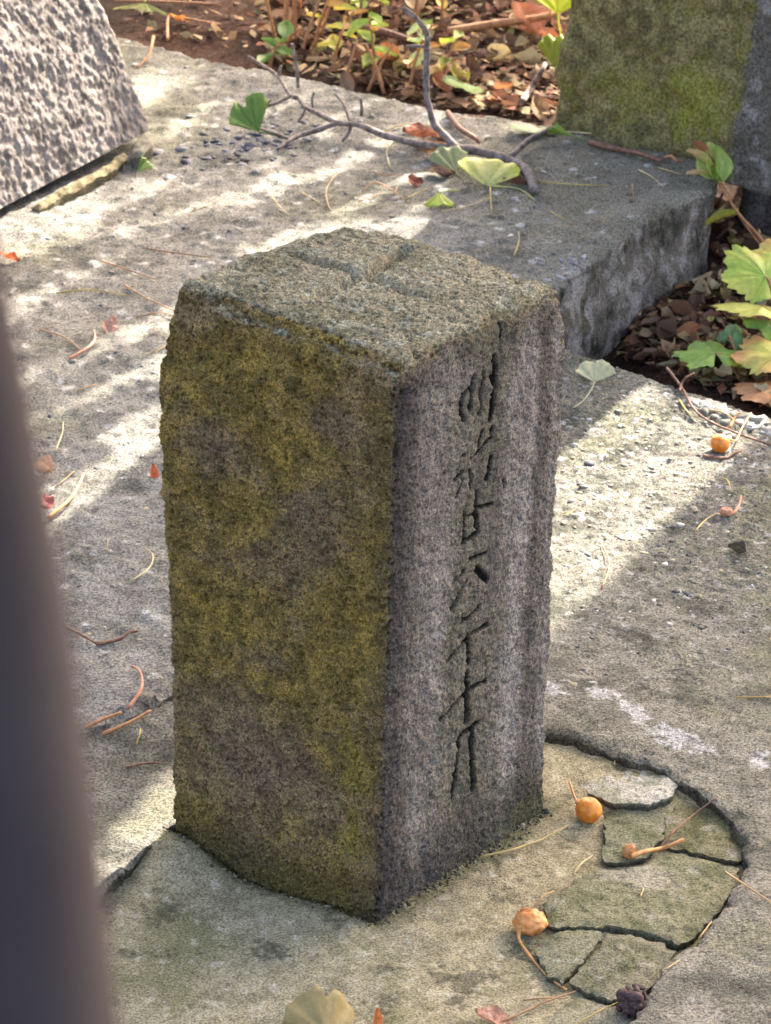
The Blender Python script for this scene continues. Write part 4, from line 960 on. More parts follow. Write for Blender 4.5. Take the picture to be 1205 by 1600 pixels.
# ------------------------------------------------------------------ needles and straws lying about
needles = [
    ('up', [(160, 408), (200, 425), (245, 437)]), ('up', [(88, 458), (140, 456), (200, 462)]), ('up', [(195, 445), (230, 470), (280, 488)]), ('up', [(228, 388), (270, 398), (330, 402)]),
    ('up', [(62, 515), (100, 530), (128, 548)]), ('up', [(236, 553), (268, 535)]), ('up', [(86, 705), (97, 682), (99, 660)]), ('up', [(86, 762), (116, 736)]),
    ('up', [(205, 908), (233, 892), (239, 872), (228, 856)]), ('up', [(166, 862), (168, 850), (165, 846)]), ('up', [(212, 496), (250, 492), (282, 497)]), ('low', [(213, 1164), (219, 1150), (219, 1138)]),
    ('up', [(515, 328), (509, 303), (520, 282), (532, 268)]), ('up', [(840, 283), (890, 291), (950, 290)]), ('up', [(803, 400), (811, 380), (810, 362)]), ('up', [(989, 287), (990, 312)]),
    ('up', [(998, 265), (1016, 278), (1036, 291)]), ('up', [(1030, 262), (1064, 272)]), ('up', [(612, 222), (604, 240), (610, 262)]), ('up', [(566, 300), (585, 288), (612, 300), (640, 318)]), ('up', [(585, 268), (598, 276), (632, 274)]),
    ('up', [(632, 312), (668, 294)]), ('up', [(690, 330), (730, 326), (766, 308)]), ('up', [(766, 292), (768, 335)]), ('up', [(620, 292), (617, 308)]), ('up', [(560, 315), (600, 300)]), ('up', [(470, 300), (500, 318)]),
    ('up', [(420, 300), (440, 330), (452, 338)]), ('up', [(600, 205), (640, 196), (700, 203)]), ('up', [(700, 195), (728, 180)]), ('up', [(880, 205), (930, 212), (970, 210)]),
    ('low', [(940, 920), (952, 885), (938, 846)]), ('low', [(1128, 746), (1138, 756), (1141, 770)]), ('low', [(1086, 830), (1104, 815), (1121, 802)]), ('low', [(1146, 852), (1150, 872)]), ('low', [(882, 802), (900, 796)]),
    ('low', [(1095, 640), (1130, 648), (1154, 662)]), ('low', [(1062, 625), (1075, 648), (1096, 656)]),
    ('low', [(880, 806), (896, 798)]), ('frag', [(752, 1338), (800, 1332), (850, 1314), (903, 1281)]), ('frag', [(895, 1366), (910, 1352), (926, 1337)]), ('frag', [(835, 1416), (850, 1404), (866, 1392)]),
    ('frag', [(818, 1563), (850, 1564), (886, 1560)]), ('frag', [(785, 1597), (850, 1571), (900, 1549)]), ('frag', [(902, 1601), (935, 1585), (966, 1566)]), ('low', [(1133, 1362), (1160, 1385), (1205, 1410)]),
    ('frag', [(1000, 1402), (1006, 1388)]), ('low', [(1092, 1466), (1112, 1440)]), ('low', [(1150, 1090), (1205, 1088)]), ('up', [(700, 1105), (701, 1100)]), ('bed', [(500, 1583), (530, 1565)]), ('low', [(1040, 1515), (1062, 1500)]),
    ('frag', [(962, 1180), (960, 1195)]), ('up', [(300, 330), (330, 318)]), ('up', [(120, 610), (150, 600)]), ('up', [(860, 330), (885, 345)]), ('up', [(930, 345), (960, 335)]),
]
zones = {'up': 'on the upper slab', 'low': 'on the paving', 'frag': 'near the mortar pieces', 'bed': 'on the mortar bed'}
NEEDLE_LABELS = ['straight needle below the dark shadow streak left of the post', 'level needle left of the post, nearest the dark bar', 'needle sloping down to the upper left edge of the post', 'topmost needle of those left of the post', 'faint needle just left of the seed husk', 'short needle touching the left shoulder of the post', 'short upright needle above the tan leaf by the bar', 'short needle between the tan and the red leaf scraps', 'hooked pale needle in the shade beside the left face of the post', 'tiny curled needle in the shade left of the post', 'needle running level into the left edge of the post', 'small pale needle above the sunlit triangle', 'curled needle left of the yellow-green leaves', 'long level needle right of the thick end of the branch', 'upright needle just behind the top of the post', 'short upright yellow needle near the right rim of the upper slab', 'slanting needle near the slab corner', 'short pale needle beside the curled stem at the slab corner', 'curved needle hanging below the branch', 'long wavy needle left of the small ginkgo leaf', 'short bent needle under the middle of the branch', 'needle pointing to the tiny red leaf', 'needle curving below the large yellow-green leaf', 'upright needle below the large yellow-green leaf', 'tiny upright needle left of the tiny red leaf', 'short needle left of the wavy one', 'short needle on the slab above the middle of the post', 'bent needle above the left part of the post top', 'thin needle behind the reddish-brown dry leaf', 'straight needle by the crooked piece of bark', 'level needle at the foot of the mossy stone', 'long curved needle in the sunlit band right of the post', 'short curled needle below the sunlit fruit', 'thin needle pointing to the cupped fruit stalk', 'tiny needle across the dark leaf scrap at the right', 'tiny needle at the right edge of the post in the sunlit band', 'needle above the sunlit fruit, close to the rim', 'curved needle beside the long red twig', 'second tiny needle at the right edge of the post', 'long stalk-like needle between the post and the upper fruit', 'short needle in the middle of the mortar bed', 'short needle behind the withered fruit', "thin level needle at the lower end of the withered fruit's stalk", 'long straw crossing the bottom edge toward the mortar pieces', 'straw leading to the dark cone', 'needle crossing the crack at the right of the largest mortar piece', 'tiny needle on the largest mortar piece', 'short needle stuck in the crack below the largest mortar piece', 'thin needle near the right edge above the lichen', '', 'white scrap-like needle at the bottom edge', 'short needle in the crack above the dark cone', 'tiny needle behind the pale mortar wedge', 'short needle behind the top left of the post', 'short needle left of the pinkish bent twig', 'needle on the shaded part of the slab right of the branch', 'needle near the middle of the shaded slab rim']
for (on, pts), lab_ in zip(needles, NEEDLE_LABELS):
    if not lab_: continue
    p3 = [surf(x, y, on, .0022) for x, y in pts]; L_ = sum(np.linalg.norm(p3[i + 1] - p3[i]) for i in range(len(p3) - 1))
    for i in range(1, len(p3) - 1): p3[i] = p3[i] + np.array([0, 0, .003])
    twig('pine_needle', p3, .0011 if L_ > .05 else .0008, M['needle'], lab_, 'needle', 'dry needles lying ' + zones[on], 5, 4)
# stouter scraps one can tell apart
twig('dry_twig', [surf(108, 561, 'up', .003), surf(138, 543, 'up', .006), surf(148, 530, 'up', .006), surf(147, 516, 'up', .004)], .0022, M['pinkstalk'], 'bent pinkish twig below the seed husk')
twig('dry_twig', [surf(74, 810, 'up', .003), surf(108, 782, 'up', .004), surf(122, 760, 'up', .004), surf(131, 740, 'up', .003)], .0022, M['stalk'], 'thick straw-coloured stem beside the dark bar')
twig('dry_twig', [surf(201, 1106, 'up', .003), surf(219, 1080, 'up', .007), surf(222, 1060, 'up', .008), surf(216, 1046, 'up', .008), surf(206, 1041, 'up', .005)], .0020, M['pinkstalk'], 'pink hooked stalk in the shade left of the post')
twig('dry_twig', [surf(100, 978, 'up', .003), surf(128, 992, 'up', .004), surf(152, 1006, 'up', .003)], .0018, M['redtwig'], 'upper straight twig of the pair left of the post')
twig('dry_twig', [surf(150, 1006, 'up', .003), surf(186, 999, 'up', .005), surf(202, 988, 'up', .005), surf(216, 986, 'up', .004)], .0020, M['redtwig'], 'forked-looking twig touching the straight one left of the post')
twig('dry_twig', [surf(132, 1138, 'low', .006), surf(160, 1124, 'low', .01), surf(190, 1113, 'up', .003)], .0020, M['drystem'], 'twig lying along the front rim of the upper slab')
twig('dry_twig', [surf(160, 1147, 'low', .003), surf(200, 1130, 'low', .004), surf(236, 1110, 'low', .006)], .0020, M['drystem'], 'straight stem just below the rim of the upper slab')
twig('dry_twig', [surf(196, 1199, 'low', .002), surf(225, 1193, 'low', .003), surf(252, 1192, 'low', .003)], .0012, M['redtwig'], 'thin dark twig above the sunlit triangle')
twig('dry_twig', [surf(240, 57, 'up', .02), surf(237, 72, 'up', .014), surf(232, 88, 'up', .006), surf(214, 106, 'up', .003)], .0024, M['drystem'], 'pale bent stem at the back edge beside the granite block')
twig('dry_twig', [surf(1042, 575, 'low', .012), surf(1065, 605, 'low', .006), surf(1085, 640, 'low', .006), surf(1112, 660, 'low', .005), surf(1160, 680, 'low', .004), surf(1210, 697, 'low', .003)], .0018, M['redtwig'], 'long reddish twig running over the rim of the paving')
twig('dry_twig', [surf(1062, 612, 'low', .004), surf(1066, 598, 'low', .012), surf(1074, 589, 'low', .018), surf(1085, 583, 'low', .02)], .0016, M['redtwig'], 'short curled red twig end at the rim of the paving')
twig('dry_twig', [surf(1098, 712, 'low', .003), surf(1135, 716, 'low', .004), surf(1150, 708, 'low', .006), surf(1160, 702, 'low', .006)], .0020, M['redtwig'], 'brown twig in front of the sunlit fruit')
twig('dry_twig', [surf(1140, 668, 'low', .004), surf(1150, 650, 'low', .012), surf(1158, 645, 'low', .016)], .0016, M['stalk'], 'pale short stem behind the sunlit fruit')
twig('dry_twig', [surf(700, 176, 'up', .006), surf(718, 200, 'up', .008), surf(740, 214, 'up', .010), surf(750, 224, 'up', .006)], .0045, M['redtwig'], 'short crooked piece of bark behind the branch')
twig('dry_twig', [surf(920, 222, 'up', .006), surf(960, 232, 'up', .008), surf(1000, 240, 'up', .008), surf(1034, 252, 'up', .006)], .0045, M['redtwig'], 'dark rotten twig along the foot of the mossy stone')
twig('dry_twig', [surf(1040, 246, 'up', .004), surf(1050, 244, 'up', .012), surf(1056, 250, 'up', .010), surf(1066, 251, 'up', .006)], .0026, M['drystem'], 'pale curled stem at the corner of the upper slab')

# ------------------------------------------------------------------ fallen branch on the upper slab
root = empty('fallen_branch', surf(834, 300, 'up'), 'forked grey fallen branch with side twigs lying across the upper slab', 'branch')
def bpts(lst): return [surf(x, y, 'up', l) for x, y, l in lst]
kid('main_stem', bpts([(836, 299, .007), (826, 272, .010), (804, 254, .012), (772, 243, .014), (740, 235, .014), (709, 231, .016), (666, 227, .016), (638, 221, .014), (600, 211, .012), (574, 200, .012), (554, 194, .014), (527, 192, .016), (498, 178, .016), (477, 167, .016), (466, 153, .018)]), .0070, M['bark'], root, .36, 9)
kid('stub', bpts([(826, 275, .008), (836, 290, .008), (842, 300, .005)]), .0055, M['bark'], root, .8, 7)
kid('twig', bpts([(466, 153, .018), (453, 148, .018), (436, 121, .018), (414, 104, .02), (388, 88, .024)]), .0032, M['bark'], root, .5)
kid('twig', bpts([(527, 192, .016), (503, 201, .012), (474, 210, .010), (453, 219, .008), (433, 234, .004)]), .0042, M['bark'], root, .5)
kid('twig', bpts([(456, 149, .018), (431, 161, .014), (412, 167, .012), (404, 178, .008), (400, 189, .004)]), .003, M['bark'], root, .6)
kid('twig', bpts([(412, 167, .012), (420, 160, .02), (424, 157, .024)]), .002, M['bark'], root, .6)
kid('twig', bpts([(453, 218, .008), (440, 212, .007), (415, 204, .006), (398, 196, .006)]), .0026, M['bark'], root, .6)
kid('twig', bpts([(796, 246, .012), (812, 232, .012), (828, 218, .012), (856, 203, .014)]), .0048, M['bark'], root, .7)
kid('twig', bpts([(549, 193, .014), (544, 180, .02), (538, 166, .026), (534, 158, .030), (523, 146, .034)]), .0028, M['bark'], root, .5)
kid('twig', bpts([(549, 194, .014), (545, 208, .008), (535, 221, .003)]), .0028, M['bark'], root, .6)
kid('twig', bpts([(477, 167, .016), (474, 178, .01), (466, 190, .004)]), .0024, M['bark'], root, .6)
b0 = surf(466, 137, 'up', .016); kid('twig', [b0, b0 + np.array([-.002, .0, .025]), b0 + np.array([-.006, .004, .045]), b0 + np.array([-.010, .004, .062])], .003, M['bark'], root, .9)
b0 = surf(565, 181, 'up', .010); kid('twig', [b0, b0 + np.array([0, 0, .012]), b0 + np.array([-.002, .002, .024])], .0024, M['bark'], root, .9)
b0 = surf(489, 168, 'up', .016); kid('twig', [b0, b0 + np.array([-.001, 0, .012]), b0 + np.array([.001, 0, .022])], .0018, M['bark'], root, .9)
b0 = surf(436, 119, 'up', .018); kid('twig', [b0, b0 + np.array([.001, 0, .008]), b0 + np.array([.003, 0, .016])], .003, M['bark'], root, .7)
# the twig that stands up from the branch
s0 = surf(714, 231, 'up', .016); Yb = s0[1]
def stand(px, py, yoff): return P_plane(px, py, np.array([0, Yb + yoff, 0]), np.array([0, 1., 0]))
kid('upright_twig', [s0, stand(690, 207, .02), stand(677, 190, .03), stand(667, 150, .04), stand(666, 112, .05), stand(667, 82, .055), stand(667, 54, .06), stand(652, 30, .06), stand(629, 12, .06)], .0050, M['bark'], root, .75, 7)
kid('twig', [stand(666, 74, .056), stand(652, 72, .05), stand(635, 73, .045)], .0026, M['bark'], root, .8)
for x, y in [(668, 62), (664, 78), (666, 100), (668, 140), (672, 168)]:
    a0 = stand(x, y, .052); kid('bud', [a0, a0 + np.array([random.choice([-1, 1]) * .006, 0, .004])], .0036, M['bark'], root, .5)

# ------------------------------------------------------------------ leaf litter
soil_zone_back = [(430, 108), (600, 150), (700, 172), (866, 190), (905, -80), (440, -80), (400, 30)]
soil_zone_pit = [(960, 560), (1120, 618), (1260, 670), (1330, 420), (1150, 380), (1115, 440), (1050, 500)]
def in_px(n, poly, rg):
    p_ = np.array(poly, float); lo, hi = p_.min(0), p_.max(0); c_ = rg.uniform(lo, hi, (n * 8, 2))
    return c_[inside(c_[:, 0], c_[:, 1], p_)][:n]
rg = np.random.default_rng(77)
for me in OV: me.materials.clear(); me.materials.append(M['litter'])
OVP = []
for me in OV[:4]:
    m2 = me.copy(); m2.materials.clear(); m2.materials.append(M['litterpale']); OVP.append(m2)
def litter(n, poly, smin, smax, label, group, depth=.012, pale=.2):
    for p_ in surf_many(in_px(n, poly, rg), 'soil'):
        me = (OVP if rg.uniform() < pale else OV)[rg.integers(4 if True else 9)] if rg.uniform() < .5 else OV[rg.integers(len(OV))]
        s_ = rg.uniform(smin, smax); o = bpy.data.objects.new('dead_leaf', me); COL.objects.link(o)
        o.matrix_world = frame(p_ + np.array([0, 0, rg.uniform(0, depth)]), rg.uniform(0, 6.28), rg.normal(0, .35), rg.normal(0, .35)) @ Matrix.Diagonal((s_ * rg.uniform(.7, 1.4), s_, s_, 1))
        tag(o, label, 'leaf', group)
litter(200, soil_zone_back, .02, .05, 'curled brown dead leaf in the litter behind the upper slab', 'dead leaves behind the upper slab', .016, .25)
litter(170, soil_zone_pit, .018, .04, 'curled brown dead leaf in the litter pit right of the post', 'dead leaves in the pit at the right', .022, .3)
litter(14, [(1115, 300), (1160, 300), (1160, 470), (1110, 450)], .035, .06, 'dead leaf in the dark gap beside the upper slab', 'dead leaves in the gap', .01, .05)
def debris(name, n, poly, label, smin, smax, seed):
    rs = np.random.default_rng(seed); V = []; F = []; Cc = []
    pal = [S(110, 80, 60), S(84, 60, 46), S(146, 116, 84), S(170, 146, 108), S(66, 48, 40), S(130, 88, 66), S(120, 112, 82)]
    pp_ = surf_many(in_px(n, poly, rs), 'soil')
    for k in range(len(pp_)):
        L_ = rs.uniform(smin, smax); W_ = L_ * rs.choice([.12, .3, .5, .6]); a = rs.uniform(0, 6.28); d = np.array([math.cos(a), math.sin(a), rs.normal(0, .25)]); e = np.array([-math.sin(a), math.cos(a), rs.normal(0, .35)])
        c_ = pp_[k] + np.array([0, 0, rs.uniform(.001, .012)]); b_ = len(V); cu = np.array([0, 0, rs.uniform(-.2, .35) * L_])
        V += [c_ - d * L_ / 2 , c_ - e * W_ / 2 + cu * .3, c_ + e * W_ / 2 + cu * .5, c_ + d * L_ / 2]; F += [(b_, b_ + 1, b_ + 2), (b_ + 1, b_ + 3, b_ + 2)]
        cc = pal[rs.integers(len(pal))] * rs.uniform(.7, 1.2); Cc += [cc] * 4
    o = link_mesh(name, np.array(V), np.array(F), M['debris'], None, np.array(Cc), False); tag(o, label, 'leaf litter', kind='stuff')
debris('leaf_litter', 2600, soil_zone_back, 'crumbled brown leaf litter behind the upper slab', .01, .035, 1)
debris('leaf_litter', 2400, soil_zone_pit + [(1115, 300)], 'crumbled brown leaf litter in the pit at the right', .008, .028, 2)
debris('leaf_litter', 260, [(180, -60), (440, -60), (440, 100), (200, 50)], 'sparse dry scraps on the bare soil above the granite block', .006, .03, 3)
# sticks lying in the litter
def soil_stick(pts, rad, mat, label, n='stick'):
    twig(n, [surf(x, y, 'soil', l) for x, y, l in pts], rad, mat, label, 'stick')
soil_stick([(700, 50, .02), (770, 38, .025), (840, 28, .03), (870, 18, .03)], .0075, M['drystem'], 'straight brown stick lying behind the bright lemon leaf')
soil_stick([(560, 42, .03), (600, 50, .03), (640, 62, .025)], .0075, M['redtwig'], 'dark stick among the weeds')
soil_stick([(815, 160, .02), (832, 135, .03), (846, 112, .045), (852, 100, .05)], .0055, M['bark'], 'sun-bleached stick in the lit litter by the mossy stone')
soil_stick([(262, 62, .01), (263, 28, .01), (275, 26, .012), (345, 38, .01)], .0022, M['drystem'], 'thin hooked straw on the bare soil')
soil_stick([(180, 0, .01), (300, 4, .012), (345, 8, .01)], .002, M['drystem'], 'thin straw along the top edge of the soil')
single_leaf('dry_leaf', surf(280, 32, 'soil', .006), .034, 1.3, .2, .2, S(206, 128, 50), S(216, 150, 70), 'small orange leaf on the bare soil', 3)
for x, y, s_, a, lab, c1, c2 in [(815, 42, .085, .5, 'large brown dead leaf near the stick at the top', S(170, 112, 84), S(190, 140, 112)), (872, 72, .08, 1.2, 'brown dead leaf half hidden by the mossy stone', S(176, 112, 80), S(196, 136, 100)), (875, 48, .05, .8, 'small dull red leaf beside the mossy stone', S(130, 84, 66), S(150, 104, 84)),
                                 (715, 122, .055, .3, 'yellow leaf on the litter left of the sunlit patch', S(176, 160, 70), S(190, 176, 96)), (720, 140, .06, 1.5, 'grey-green leaf at the edge of the sunlit litter', S(130, 146, 104), S(150, 164, 120)), (600, 95, .05, 2., 'dull orange leaf among the weeds', S(170, 110, 70), S(190, 132, 90))]:
    single_leaf('dead_leaf', surf(x, y, 'soil', .018), s_, a, .3, .2, c1, c2, lab, random.randrange(4))

# ------------------------------------------------------------------ living plants
def small_leaf_mesh(size, c1, c2, seed):
    rs = np.random.default_rng(seed); V = []; Cc = []; nu, nv_ = 6, 5
    for i in range(nu):
        a = i / (nu - 1); wd = .30 * math.sin(math.pi * (a * .97 + .02)) ** .8 * (1.15 - .4 * a)
        for j in range(nv_):
            b = j / (nv_ - 1) * 2 - 1; V.append((b * wd * size, a * size, size * (.18 * b * b - .3 * a * a + .03 * math.sin(a * 8 + b * 4)))); Cc.append(c1 * (1 - a) + c2 * a)
    F = [(i * nv_ + j, i * nv_ + j + 1, (i + 1) * nv_ + j + 1, (i + 1) * nv_ + j) for i in range(nu - 1) for j in range(nv_ - 1)]
    return np.array(V), np.array(F), np.array(Cc)
def weed(px, py, hgt, lean_, nleaf, c1, c2, label, stemmat, seed, lsize=.04, dry=False):
    rs = np.random.default_rng(seed); b0 = surf(px, py, 'soil')
    root = empty('weed', b0, label, 'plant', 'weeds behind the upper slab')
    ln = np.array([lean_[0], lean_[1], 0]) * hgt
    pts = [np.zeros(3), np.array([0, 0, hgt * .4]) + ln * .2, np.array([0, 0, hgt * .75]) + ln * .55, np.array([0, 0, hgt]) + ln]
    sl_ = smooth_line(pts, 4); tv, tf = tube(sl_, np.linspace(.0032, .0014, len(sl_)), 6); child(link_mesh('stem', tv, tf, stemmat), root)
    for k in range(nleaf):
        f = .25 + .75 * k / max(1, nleaf - 1); q = sl_[int(f * (len(sl_) - 1))]
        V, F, Cc = small_leaf_mesh(lsize * rs.uniform(.7, 1.25), *((c1 * rs.uniform(.8, 1.15), c2 * rs.uniform(.8, 1.15)) if rs.uniform() > .3 else (S(186, 158, 92) * rs.uniform(.7, 1.1), S(176, 128, 80) * rs.uniform(.8, 1.1))), seed * 31 + k)
        mt = frame((0, 0, 0), k * 2.4 + rs.uniform(-.5, .5), rs.uniform(-.2, .7), rs.normal(0, .3)); V = np.array([tuple(mt @ Vector(v)) for v in V]) + q
        child(link_mesh('leaf', V, F, M['leaf'], None, Cc), root)
G1, G2, YL, DR = S(120, 150, 62), S(160, 172, 84), S(196, 176, 84), S(180, 130, 80)
for k, a in enumerate([
    (520, 112, .10, (.3, -.2), 7, G2, YL, 'yellow-green weed at the slab edge right of the short twig'), (585, 135, .11, (-.1, -.1), 8, G1, G2, 'fresh green weed in front of the dull orange leaf'),
    (640, 140, .10, (.3, 0), 7, G1, S(190, 200, 150), 'pale sunlit weed left of the upright twig'), (690, 135, .08, (.3, 0), 5, G1, YL, 'small weed right of the upright twig'),
    (490, 80, .12, (.4, .1), 7, G2, YL, 'weed beside the dry brown stalk'), (560, 60, .14, (.1, 0), 8, G1, G2, 'tall green weed at the top centre'), (540, 30, .12, (.4, 0), 6, G2, YL, 'yellowish weed near the top edge'),
    (420, 112, .05, (.4, -.1), 6, S(84, 120, 56), S(110, 140, 70), 'low dark green weed at the back edge of the slab'), (690, 40, .08, (0, 0), 4, YL, YL, 'yellow weed shoot behind the stick'), (600, 20, .10, (-.2, 0), 5, G2, DR, 'fading weed beside the dark stick'),
]): weed(*a, M['drystem'], 40 + k, .036)
STALKS = ['thickest dry brown stalk at the left end of the weeds', 'dry stalk leaning right from the foot of the thickest one', 'dry stalk leaning left behind the thickest one', 'low dry stalk leaning right at the slab edge', 'short dry stalk right of the short twig', 'short dry stalk leaning far right at the slab edge', 'short dry stalk leaning left at the slab edge', 'tall dry stalk leaning right behind the weeds', 'dry stalk leaning left over the bare soil', 'dry stalk left of the tip of the upright twig', 'dry stalk behind the upright twig']
for k, (x0, y0, x1, h_) in enumerate([(445, 80, .02, .16), (452, 78, .10, .13), (462, 72, -.05, .15), (470, 92, .3, .10), (540, 128, .25, .06), (575, 142, .5, .07), (600, 146, -.4, .07), (500, 60, .35, .14), (430, 60, -.3, .12), (640, 60, .2, .12), (655, 50, -.15, .14)]):
    b0 = surf(x0, y0, 'soil'); rad = .006 if k < 1 else .003
    twig('dry_stalk', [b0, b0 + np.array([x1 * h_ * .4, .0, h_ * .5]), b0 + np.array([x1 * h_, .01, h_])], rad, M['drystem'], STALKS[k], 'stalk', 'dry stalks among the weeds')
# pale dry flower head lying at the slab edge
V_, F_ = [], []
# lobed plant in the pit
def lobed_leaf(size, c1, c2, seed, lobes=5):
    rs = np.random.default_rng(seed); na, nr = 72, 8; V = [(0, 0, 0)]; Cc = [c1]
    angs = np.radians(np.linspace(-118, 118, lobes)); lens = [.62, .85, 1., .85, .62] if lobes == 5 else [.75, 1., .75]
    for j in range(1, nr + 1):
        rr = j / nr
        for i in range(na):
            th = math.radians(-165) + math.radians(330) * i / (na - 1)
            R_ = .56
            for an, ln in zip(angs, lens): R_ = max(R_, ln * max(0, math.cos(min(math.pi / 2, abs(th - an) * 1.55))) ** .62)
            R_ *= (1 + .05 * math.sin(th * 26 + seed) + .03 * math.sin(th * 55)) * (1 - .5 * math.exp(-((abs(th) - math.pi) / .35) ** 2))
            vein = max(math.exp(-((th - an) / .05) ** 2) for an in angs)
            x = rr * R_ * math.sin(th); y = rr * R_ * math.cos(th); z = -.22 * rr * rr * R_ + .05 * math.cos(th * 5) * rr - .03 * vein + .02 * math.sin(x * 14 + seed) * rr
            V.append((x * size, y * size, z * size))
            bl = .5 + .5 * math.sin(x * 5 + seed * 1.7) * math.cos(y * 6 + seed); tt = np.clip(rr ** 1.5 * bl * 1.5 , 0, 1); cc = c1 * (1 - tt) + c2 * tt; Cc.append(cc * (1 - .25 * vein * (1 - rr * .5)))
    F = []
    for i in range(na - 1): F.append((0, 1 + i, 2 + i, 2 + i))
    F = [(0, 1 + i, 2 + i) for i in range(na - 1)]
    for j in range(nr - 1):
        for i in range(na - 1):
            a = 1 + j * na + i; F += [(a, a + na, a + na + 1), (a, a + na + 1, a + 1)]
    return np.array(V), np.array(F), np.array(Cc)
LG, LY, LO = S(150, 180, 76), S(190, 192, 96), S(206, 152, 100)
pbase = surf(1215, 560, 'soil')
def lobed_plant(base, leaves, label):
    root = empty('lobed_plant', base, label, 'plant', 'lobed plants in the pit')
    for k, (px, py, hgt, size, yaw, pitch, roll, c1, c2, lob) in enumerate(leaves):
        loc = surf(px, py, 'soil', hgt) - np.array(base)
        V, F, Cc = lobed_leaf(size, c1, c2, k + int(px) % 7, lob); mt = frame(loc, math.radians(yaw), math.radians(pitch), math.radians(roll))
        V = np.array([tuple(mt @ Vector(v)) for v in V]); lf = child(link_mesh('leaf', V, F, M['leaf'], None, Cc), root)
        pts = smooth_line([loc, loc * .6 + np.array([.0, .0, hgt * .25]), np.array([.0, .0, .0])], 4); tv, tf = tube(pts, np.linspace(.0016, .002, len(pts)), 6)
        link_mesh('stalk', tv, tf, M['drystem'], lf)
lobed_plant(pbase, [
    (1196, 432, .10, .062, 42, 28, -10, LG, LY, 5), (1190, 478, .075, .060, 100, 12, 14, LY, S(190, 190, 96), 5), (1215, 405, .10, .05, 0, 20, 0, LY, LO, 5), (1205, 508, .06, .036, 60, 10, 0, S(110, 150, 96), LG, 3)],
    'yellow-green lobed plant at the right edge in front of the grey stone')
lobed_plant(surf(1160, 600, 'soil'), [(1118, 552, .035, .062, 8, 2, 0, S(122, 158, 74), LG, 5), (1140, 524, .03, .024, -20, 25, 0, S(96, 140, 96), S(110, 150, 96), 3), (1164, 548, .03, .026, 30, 60, 20, S(80, 124, 80), S(96, 140, 90), 3)],
    'flat green lobed leaf plant just beyond the rim of the paving')
lobed_plant(surf(1225, 610, 'soil'), [(1212, 556, .045, .062, 20, 10, 0, LY, LO, 5), (1210, 606, .02, .05, 60, 0, 0, LO, S(206, 150, 110), 5)],
    'yellow and orange fading lobed plant at the right edge')
# the thin sprig leaning over the slab corner
b0 = surf(1206, 398, 'soil', .02)
root = empty('sprig', b0, 'thin upright sprig with a curled green leaf cluster leaning over the slab corner', 'plant')
def spt(px, py, dy): return P_plane(px, py, np.array([0, b0[1] + dy, 0]), np.array([0, 1., 0])) - b0
for name, pts, rad in [('stem', [(1206, 398, 0), (1185, 368, .0), (1155, 335, -.01), (1132, 300, -.015), (1120, 280, -.02)], .0028), ('stem', [(1196, 392, .004), (1160, 345, .004), (1135, 300, 0), (1127, 285, -.01), (1112, 245, -.015), (1103, 228, -.018), (1092, 228, -.02)], .0017)]:
    sp_ = smooth_line([spt(*a) for a in pts], 4); tv, tf = tube(sp_, np.linspace(rad, rad * .6, len(sp_)), 6); child(link_mesh(name, tv, tf, M['drystem']), root)
for k, (px, py, s_, yaw, pit_, rl, c1, c2) in enumerate([(1120, 285, .052, 20, 72, 20, S(168, 188, 96), S(180, 198, 110)), (1116, 282, .046, 55, 60, -30, S(176, 196, 104), S(200, 206, 140)), (1112, 276, .034, 95, 20, 20, S(180, 190, 110), S(214, 176, 140)), (1108, 262, .036, 70, 45, 40, S(180, 200, 110), S(214, 170, 130)), (1098, 240, .026, 120, 60, 20, S(170, 120, 84), S(150, 100, 76)), (1154, 336, .048, 96, -4, 10, S(170, 176, 66), S(190, 180, 84)), (1124, 282, .044, -12, 76, 60, S(140, 166, 80), S(156, 180, 90))]):
    V, F, Cc = small_leaf_mesh(s_, c1, c2, 70 + k); V[:, 0] *= 1.5 if k != 5 else .6; mt = frame(spt(px, py, -.02 if k != 5 else -.01), math.radians(yaw), math.radians(pit_), math.radians(rl))
    child(link_mesh('leaf', np.array([tuple(mt @ Vector(v)) for v in V]), F, M['leaf'], None, Cc), root)

# ------------------------------------------------------------------ fence bar close to the camera
bar_px = [(-260, -700), (-150, -260), (-60, 130), (0, 405), (34, 560), (66, 730), (98, 900), (122, 1050), (147, 1250), (166, 1420), (187, 1600), (215, 1850), (300, 2500), (460, 3600)]
dist = .46; ctrl = []
for x, y in bar_px: ctrl.append(P_depth(x - 112, y, dist))
pts = smooth_line(ctrl, 5); tv, tf = tube(pts - pts[-1], .0103, 20)
bar = link_mesh('fence_bar', tv, tf, M['iron']); bar.location = tuple(pts[-1]); tag(bar, 'blurred dark painted iron fence bar close to the camera at the left', 'fence bar')

